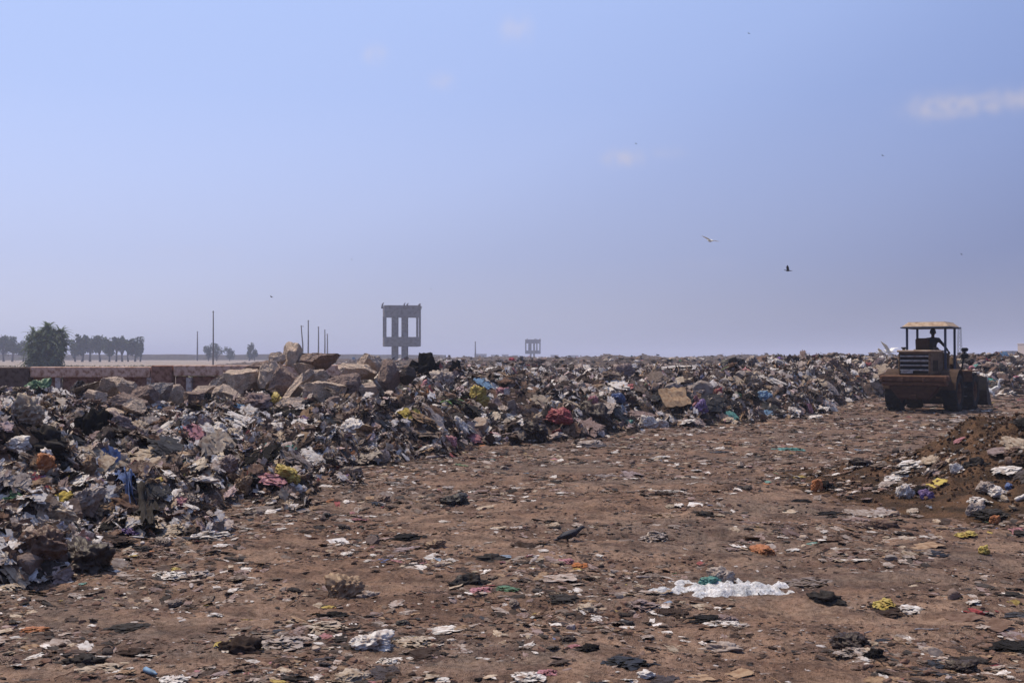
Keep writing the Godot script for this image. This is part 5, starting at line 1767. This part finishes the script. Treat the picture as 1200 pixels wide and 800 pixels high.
func scatter_things() -> void:
	var quota := {"plastic_bag": 150, "plastic_film": 260, "cloth": 220, "cardboard": 50, "plastic_bottle": 40, "stone": 60, "stick": 40}
	# on the banks and the mound
	var kinds := []
	for k in quota:
		for i in quota[k]: kinds.append(k)
	for i in range(kinds.size() - 1, 0, -1):
		var j := rng.randi_range(0, i)
		var t = kinds[i]; kinds[i] = kinds[j]; kinds[j] = t
	var tries := 0
	var n := 0
	while n < kinds.size() and tries < 14000:
		tries += 1
		var s := spot(rng.randf_range(-120, 1300), rng.randf_range(424, 700))
		if s.y > 62.0: continue
		var hh := heap_h(s.x, s.y)
		var mh := mound_h(s.x, s.y)
		if maxf(hh, mh * 0.8) < 0.09: continue
		if mh > hh and rng.randf() < (0.8 if s.x < 6.2 else 0.97): continue
		var kind: String = kinds[n]
		var px := 9.0 + 22.0 * pow(rng.randf(), 2.6)
		var size := clampf(px * s.y / FOCAL, 0.1, 0.62)
		if kind in ["plastic_film", "cloth"]: size = clampf(size * 1.3, 0.15, 0.6 if s.y < 20.0 else 0.42)
		if kind == "plastic_bottle": size = minf(size, 0.3)
		if kind == "stick": size = clampf(size * 2.0, 0.3, 1.1)
		if kind == "stone": size = minf(size, 0.4)
		if mh > hh: size = minf(size, 0.2)
		if not claim(s.x, s.y, size * 0.5, 0.5): continue
		var colour := pick(HEAP_TONES)
		if kind == "plastic_film" and rng.randf() < 0.3: colour = ["white", "pale grey", "cream", "white"][rng.randi_range(0, 3)]
		if TINT[colour].max() > 2.4 * TINT[colour].min() and colour != "tan": size = minf(size, 0.24)
		single(kind, colour, s, size, 0.8, 0.16 if kind in ["plastic_film", "cloth"] else 0.35)
		n += 1
	# on the open soil
	var soil := {"plastic_sheet": 130, "rag": 80, "plastic_bag": 45, "cardboard": 40, "stick": 45, "plastic_bottle": 14, "stone": 40}
	kinds = []
	for k in soil:
		for i in soil[k]: kinds.append(k)
	for i in range(kinds.size() - 1, 0, -1):
		var j := rng.randi_range(0, i)
		var t = kinds[i]; kinds[i] = kinds[j]; kinds[j] = t
	n = 0
	tries = 0
	while n < kinds.size() and tries < 12000:
		tries += 1
		var s := spot(rng.randf_range(-80, 1280), 480.0 + 330.0 * pow(rng.randf(), 0.85))
		if s.y > 60.0: continue
		if maxf(heap_h(s.x, s.y), mound_h(s.x, s.y)) > 0.04: continue
		if 1.2 * noise_c.get_noise_2d(s.x * 0.45 + 5.0, s.y * 0.45) < rng.randf_range(-0.25, 0.3): continue
		if Vector2(s.x - 13.6, s.y - 35.8).length() < 3.2: continue
		var kind: String = kinds[n]
		var px := 9.0 + 22.0 * pow(rng.randf(), 2.4)
		var size := clampf(px * s.y / FOCAL, 0.05, 0.34)
		if kind == "plastic_bottle": size = clampf(size, 0.12, 0.28)
		if kind == "stick": size = clampf(size * 1.8, 0.15, 0.8)
		if kind == "stone": size = clampf(size * 0.6, 0.035, 0.3)
		if not claim(s.x, s.y, size * 0.5, 0.9): continue
		single(kind, pick(SOIL_TONES), s, size, 0.9, 0.05)
		n += 1

func single(kind: String, colour: String, s: Vector2, size: float, level: float, wobble: float) -> void:
	if kind == "stone": colour = pick([["brown", 4], ["tan", 3], ["grey", 4], ["dark brown", 3], ["mauve grey", 1]])
	if kind == "cardboard": colour = pick([["tan", 6], ["cream", 3], ["brown", 4], ["pale grey", 2], ["white", 1]])
	if kind == "stick": colour = pick([["brown", 4], ["dark brown", 4], ["tan", 2], ["pale grey", 2], ["white", 1]])
	if kind == "plastic_bottle": colour = pick([["white", 4], ["pale grey", 4], ["mauve grey", 2], ["tan", 1]])
	var flat := 1.0
	if wobble < 0.1: flat = 0.5 if kind in ["rag", "plastic_sheet"] else 0.75
	var sz := Vector3(size * rng.randf_range(1.0, 1.3), size * flat * rng.randf_range(0.7, 1.2), size * rng.randf_range(0.7, 1.1)) * 1.1
	if kind == "stick": sz = Vector3(size, size, size)
	var o := lay(kind, rng.randi(), colour, s.x, s.y, sz, rng.randf() * TAU, sz.y * (-0.1 if kind in ["stone", "plastic_film", "cloth"] else 0.06), level, wobble)
	auto_items.append([o, kind, colour, s, size * FOCAL / s.y])

func finish_labels() -> void:
	var noun := {"plastic_bag": ["bag", "plastic bag"], "plastic_sheet": ["plastic sheet", "plastic scrap"], "rag": ["rag", "rag"], "plastic_film": ["plastic sheet", "draped film"], "cloth": ["cloth", "draped cloth"], "cardboard": ["cardboard", "card piece"], "plastic_bottle": ["bottle", "bottle"], "stone": ["stone", "stone"], "stick": ["stick", "stick"]}
	var by := {}
	for it in auto_items:
		var s: Vector2 = it[3]
		var best := 1e9
		var name_ := ""
		var bp := Vector2.ZERO
		for m in landmarks:
			var q := Vector2(m[0].x - s.x, (m[0].y - s.y) * 0.7).length()
			if q < best:
				best = q; name_ = m[1]; bp = m[0]
		var dx := s.x - bp.x
		var dd := s.y - bp.y
		var rel := "beside"
		if dd > absf(dx) * 0.8: rel = "behind"
		elif dd < -absf(dx) * 0.8: rel = "in front of"
		elif dx < 0.0: rel = "to one side of" if best > 1.2 else "beside"
		var size_word := "large" if it[4] > 26 else ("small" if it[4] < 14 else "medium")
		var lab := "%s %s %s %s %s" % [size_word, it[2], noun[it[1]][1], rel, name_]
		if not by.has(lab): by[lab] = []
		by[lab].append(it)
	var ord := ["first", "second", "third", "fourth", "fifth", "sixth", "seventh", "eighth", "ninth"]
	var num := ["", "one", "two", "three", "four", "five", "six", "seven", "eight", "nine"]
	for lab in by:
		var list: Array = by[lab]
		list.sort_custom(func(a, b): return a[3].y < b[3].y)
		for i in list.size():
			var full: String = lab
			if list.size() > 1 and list.size() < 10: full = "%s, %s of %s going back" % [lab, ord[i], num[list.size()]]
			if full.split(" ").size() > 16: full = full.replace(" going back", "")
			tag(list[i][0], full, noun[list[i][1]][0], "loose refuse strewn about")

# ------------------------------------------------------------------ the small stuff that nobody could count
func strip_mesh(k: int) -> ArrayMesh:
	# torn ribbon of film or cloth that curls and twists
	var st := new_st()
	st.set_smooth_group(0)
	var pts := []
	for i in 11:
		var u := i / 10.0 - 0.5
		var tw := u * 4.0 + k
		var c := Vector3(u, 0.06 + 0.12 * absf(noise_a.get_noise_2d(u * 3.0, k * 5.0)), 0.35 * noise_a.get_noise_2d(u * 1.8 + 9.0, k * 3.0))
		var w := Vector3(0, sin(tw) * 0.8, cos(tw)) * 0.085 * (1.0 + 0.5 * noise_b.get_noise_2d(u * 6.0, k))
		pts.append([c - w, c, c + w])
	for i in 10:
		for j in 2:
			quad_out(st, pts[i][j], pts[i + 1][j], pts[i + 1][j + 1], pts[i][j + 1], pts[i][1] - Vector3(0, 1, 0))
	return finish(st)

func scrap_mesh(k: int, n: int, lift: float) -> ArrayMesh:
	return sheet_mesh(k + 70, n, lift, 0.0, true)

func faded(tone: String) -> Array:
	# small scraps are dusty: strong dyes pale toward the soil's own colour
	var c: Array = TINT[tone]
	var k := 0.45 if maxf(c[0], maxf(c[1], c[2])) > 2.2 * minf(c[0], minf(c[1], c[2])) and tone not in ["brown", "tan"] else 0.12
	return [lerpf(c[0], 0.22, k), lerpf(c[1], 0.165, k), lerpf(c[2], 0.135, k)]

func strew(parent: Node3D, called: String, mesh: Mesh, m: Material, list: Array) -> void:
	var mm := MultiMesh.new()
	mm.transform_format = MultiMesh.TRANSFORM_3D
	mm.use_colors = true
	mm.mesh = mesh
	mm.instance_count = list.size()
	for i in list.size():
		mm.set_instance_transform(i, list[i][0])
		mm.set_instance_color(i, list[i][1])
	var o := MultiMeshInstance3D.new()
	o.name = called
	o.multimesh = mm
	o.material_override = m
	o.set_meta("kind", "stuff")
	parent.add_child(o, true)

func tinted(rough: float, spec: float) -> StandardMaterial3D:
	var m := StandardMaterial3D.new()
	m.vertex_color_use_as_albedo = true
	m.roughness = rough
	m.metallic_specular = spec
	m.albedo_texture = grime_tex
	m.uv1_triplanar = true
	m.uv1_world_triplanar = true
	m.uv1_scale = Vector3.ONE * 3.0
	return m

func stance(x: float, d: float, n: Vector3, size: Vector3, yaw: float, wobble: float, sink: float) -> Transform3D:
	n = (n + Vector3(rng.randfn(), rng.randfn() * 0.4, rng.randfn()) * wobble).normalized()
	var f := Vector3(sin(yaw), 0, cos(yaw))
	var r := f.cross(n).normalized()
	f = n.cross(r).normalized()
	return Transform3D(Basis(r * -size.x, n * size.y, f * size.z), Vector3(x, land(x, d), -d) - n * sink)

func scatter_stuff() -> void:
	var meshes := [scrap_mesh(1, 9, 0.28), scrap_mesh(2, 9, 0.4), scrap_mesh(3, 7, 0.2), wad_mesh(41), wad_mesh(42), bag_mesh(43, 9), stone_mesh(60, 4, 7, 0.04), stone_mesh(61, 4, 7, 0.04), stick_mesh(7), strip_mesh(1), strip_mesh(2)]
	var plastic := tinted(0.78, 0.2)
	var dull := tinted(0.92, 0.2)
	var names := ["film_scraps", "film_scraps", "paper_scraps", "crumpled_lumps", "crumpled_lumps", "crumpled_lumps", "clods", "clods", "twigs", "torn_strips", "torn_strips"]
	# banks
	var bins := []
	for k in meshes.size(): bins.append([])
	var patch := FastNoiseLite.new()
	patch.seed = 91; patch.frequency = 0.8
	for zone in [[-10.5, 0.0, 6.0, 21.0, 46000, 0.04, 0.15], [-10.0, 14.0, 17.0, 44.0, 42000, 0.08, 0.24], [5.0, 32.0, 30.0, 62.0, 20000, 0.12, 0.30]]:
		for i in int(zone[4]):
			var x := rng.randf_range(zone[0], zone[1])
			var d := rng.randf_range(zone[2], zone[3])
			if absf(x) > d * 0.52 + 1.2: continue
			if zone[6] == 0.24 and d < 21.0 and x < -3.2: continue
			var hh := heap_h(x, d)
			if hh < 0.02 or rng.randf() > 0.4 + hh * 3.0: continue
			var tone := pick(BIT_TONES)
			# one load tipped here, another there
			var pn := patch.get_noise_2d(x, d)
			if pn > 0.18 and rng.randf() < 0.5: tone = "dark brown" if rng.randf() < 0.6 else "charcoal"
			elif pn < -0.22 and rng.randf() < 0.4: tone = "pale grey" if rng.randf() < 0.5 else "white"
			var c: Array = faded(tone)
			var j := rng.randf_range(0.8, 1.4)
			var k := [0, 1, 2, 0, 1, 2, 9, 10, 9, 10, 3, 4, 8, 0][rng.randi_range(0, 13)] as int
			if k == 6 or k == 7: c = TINT[["brown", "dark brown", "brown", "grey"][rng.randi_range(0, 3)]]
			if k == 8: c = TINT[["brown", "tan", "dark brown"][rng.randi_range(0, 2)]]
			var sz := lerpf(zone[5], zone[6], pow(rng.randf(), 1.8))
			var v := Vector3(sz * rng.randf_range(0.8, 1.4), sz * rng.randf_range(0.7, 1.3), sz * rng.randf_range(0.7, 1.1))
			if k == 8: v = Vector3(1, 0.8, 0.8) * sz * 3.0
			if k > 8: v = Vector3(2.2, 1.2, 1.2) * sz
			bins[k].append([stance(x, d, land_normal(x, d, 0.15), v, rng.randf() * TAU, 0.75, -sz * 0.1), Color(c[0] * j, c[1] * j, c[2] * j)])
	# pale torn bits that catch the light
	for i in 46000:
		var d := 7.0 + 46.0 * pow(rng.randf(), 1.2)
		var x := rng.randf_range(-0.52, 0.5) * d
		var hh := heap_h(x, d)
		if hh < 0.05: continue
		var c: Array = PALE[rng.randi_range(0, PALE.size() - 1)]
		var k := [0, 1, 2, 9][rng.randi_range(0, 3)] as int
		var sz := lerpf(0.025, 0.10, pow(rng.randf(), 2.0)) * (0.7 + d * 0.035)
		var v := Vector3(sz * 1.4, sz * rng.randf_range(0.6, 1.2), sz)
		bins[k].append([stance(x, d, Vector3(0, 1, 0.35).normalized(), v, rng.randf() * TAU, 0.6, -sz * 0.25 - 0.02), Color(c[0], c[1], c[2])])
	var root := Node3D.new()
	root.name = "bank_litter"
	add_child(root)
	tag(root, "countless small scraps of refuse that cover the banks", "litter", "", "stuff")
	for k in meshes.size():
		strew(root, names[k], meshes[k], plastic if k in [0, 1, 3, 4, 5] else dull, bins[k])
	# outlying heaps and the ground between them
	bins = []
	for k in meshes.size(): bins.append([])
	for i in 18000:
		var d := 50.0 + 170.0 * pow(rng.randf(), 1.3)
		var x := d * rng.randf_range(-0.18, 0.5)
		var y := base_h(x, d)
		var c: Array = TINT[pick(BIT_TONES)]
		var k := [0, 1, 3, 4, 5][rng.randi_range(0, 4)] as int
		var sz := rng.randf_range(0.2, 0.6)
		var t := Transform3D(Basis(Vector3.UP, rng.randf() * TAU) * Basis(Vector3.RIGHT, rng.randfn() * 0.5) * Basis.from_scale(Vector3(sz, sz * 0.8, sz)), Vector3(x, y + maxf(far_h(x, d), heap_h(x, d)), -d))
		bins[k].append([t, Color(c[0], c[1], c[2])])
	root = Node3D.new()
	root.name = "plain_litter"
	add_child(root)
	tag(root, "countless scraps strewn over the plain beyond the wide bank", "litter", "", "stuff")
	for k in [0, 1, 3, 4, 5]:
		strew(root, names[k], meshes[k], plastic, bins[k])
	# soil: scraps trodden in, clods, grit
	bins = []
	for k in meshes.size(): bins.append([])
	for i in 110000:
		var d := 4.5 + 45.0 * pow(rng.randf(), 1.15)
		var x := rng.randf_range(-0.54, 0.54) * d
		var hh := maxf(heap_h(x, d), mound_h(x, d))
		if heap_h(x, d) > 0.12: continue
		var cl := 1.3 * noise_c.get_noise_2d(x * 0.45 + 5.0, d * 0.45) + 0.4 * noise_c.get_noise_2d(x * 2.2, d * 2.2 + 17.0)
		var near_bank := smoothstep(12.0, 22.0, d) * 0.45 + 0.8 * exp(minf(heap_s(x, d), 0.0) * 0.5)
		if cl + near_bank < rng.randf_range(-0.15, 0.6): continue
		var k := [0, 1, 2, 2, 0, 1, 0, 2, 6, 7, 8, 3][rng.randi_range(0, 11)] as int
		var tone := pick(SOIL_TONES)
		var c: Array = faded(tone)
		var j := rng.randf_range(0.75, 1.2)
		if k == 6 or k == 7: c = [0.21, 0.13, 0.098] if rng.randf() < 0.85 else TINT["dark brown"]
		if k == 8: c = TINT[["brown", "dark brown", "tan"][rng.randi_range(0, 2)]]
		var sz := lerpf(0.012, 0.06, pow(rng.randf(), 2.2)) * (1.0 + d * 0.06)
		var v := Vector3(sz * rng.randf_range(0.9, 1.7), sz * rng.randf_range(0.3, 0.7), sz * rng.randf_range(0.7, 1.1))
		if k == 6 or k == 7: v = Vector3(sz, sz * 0.6, sz) * 0.7
		if k == 8: v = Vector3(1, 0.8, 0.8) * sz * 3.0
		bins[k].append([stance(x, d, land_normal(x, d, 0.1), v, rng.randf() * TAU, 0.12, 0.0), Color(c[0] * j, c[1] * j, c[2] * j)])
	# grit and crumbs trodden into the nearer soil
	for i in 60000:
		var d := 4.8 * pow(3.6, pow(rng.randf(), 0.8))
		var x := rng.randf_range(-0.52, 0.52) * d
		var cl := noise_c.get_noise_2d(x * 0.9 + 3.0, d * 0.9) + 0.6 * noise_c.get_noise_2d(x * 3.0, d * 3.0 + 7.0)
		if cl < rng.randf_range(-0.35, 0.5): continue
		if heap_h(x, d) > 0.02 or mound_h(x, d) > 0.02: continue
		var k := [0, 1, 2, 2, 6, 7][rng.randi_range(0, 5)] as int
		var c: Array = CRUMBS[rng.randi_range(0, CRUMBS.size() - 1)]
		if k > 5: c = CRUMBS[rng.randi_range(0, 3)]
		var sz := lerpf(0.008, 0.034, pow(rng.randf(), 2.0)) * (0.6 + d * 0.06)
		var yaw := rng.randf() * TAU
		var f := Vector3(sin(yaw), 0, cos(yaw))
		var nn := Vector3(rng.randfn() * 0.12, 1, rng.randfn() * 0.12).normalized()
		var r := f.cross(nn).normalized()
		bins[k].append([Transform3D(Basis(r * -sz * rng.randf_range(0.8, 2.0), nn * sz * 0.5, nn.cross(r) * sz), Vector3(x, base_h(x, d) - 0.001, -d)), Color(c[0], c[1], c[2])])
	# loose crumbly soil on the mound
	for i in 12000:
		var x := 8.1 + rng.randfn() * 1.9
		var d := 15.0 + rng.randfn() * 1.7
		if mound_h(x, d) < 0.03: continue
		var j := rng.randf_range(0.6, 1.2)
		var sz := lerpf(0.012, 0.055, pow(rng.randf(), 2.5))
		var k := [6, 7, 6, 7, 8, 0][rng.randi_range(0, 5)] as int
		var v := Vector3.ONE * sz * (3.0 if k == 8 else 1.0)
		bins[k].append([stance(x, d, land_normal(x, d, 0.1), v, rng.randf() * TAU, 0.4, 0.0), Color(0.15 * j, 0.088 * j, 0.052 * j) if k != 0 else Color(0.3 * j, 0.28 * j, 0.27 * j)])
	root = Node3D.new()
	root.name = "soil_litter"
	add_child(root)
	tag(root, "countless trodden scraps, twigs and clods on the open soil", "litter", "", "stuff")
	for k in meshes.size():
		strew(root, names[k], meshes[k], plastic if k in [0, 1, 3, 4, 5] else dull, bins[k])

func everywhere(_x: float, _d: float, _h: float) -> bool:
	return true
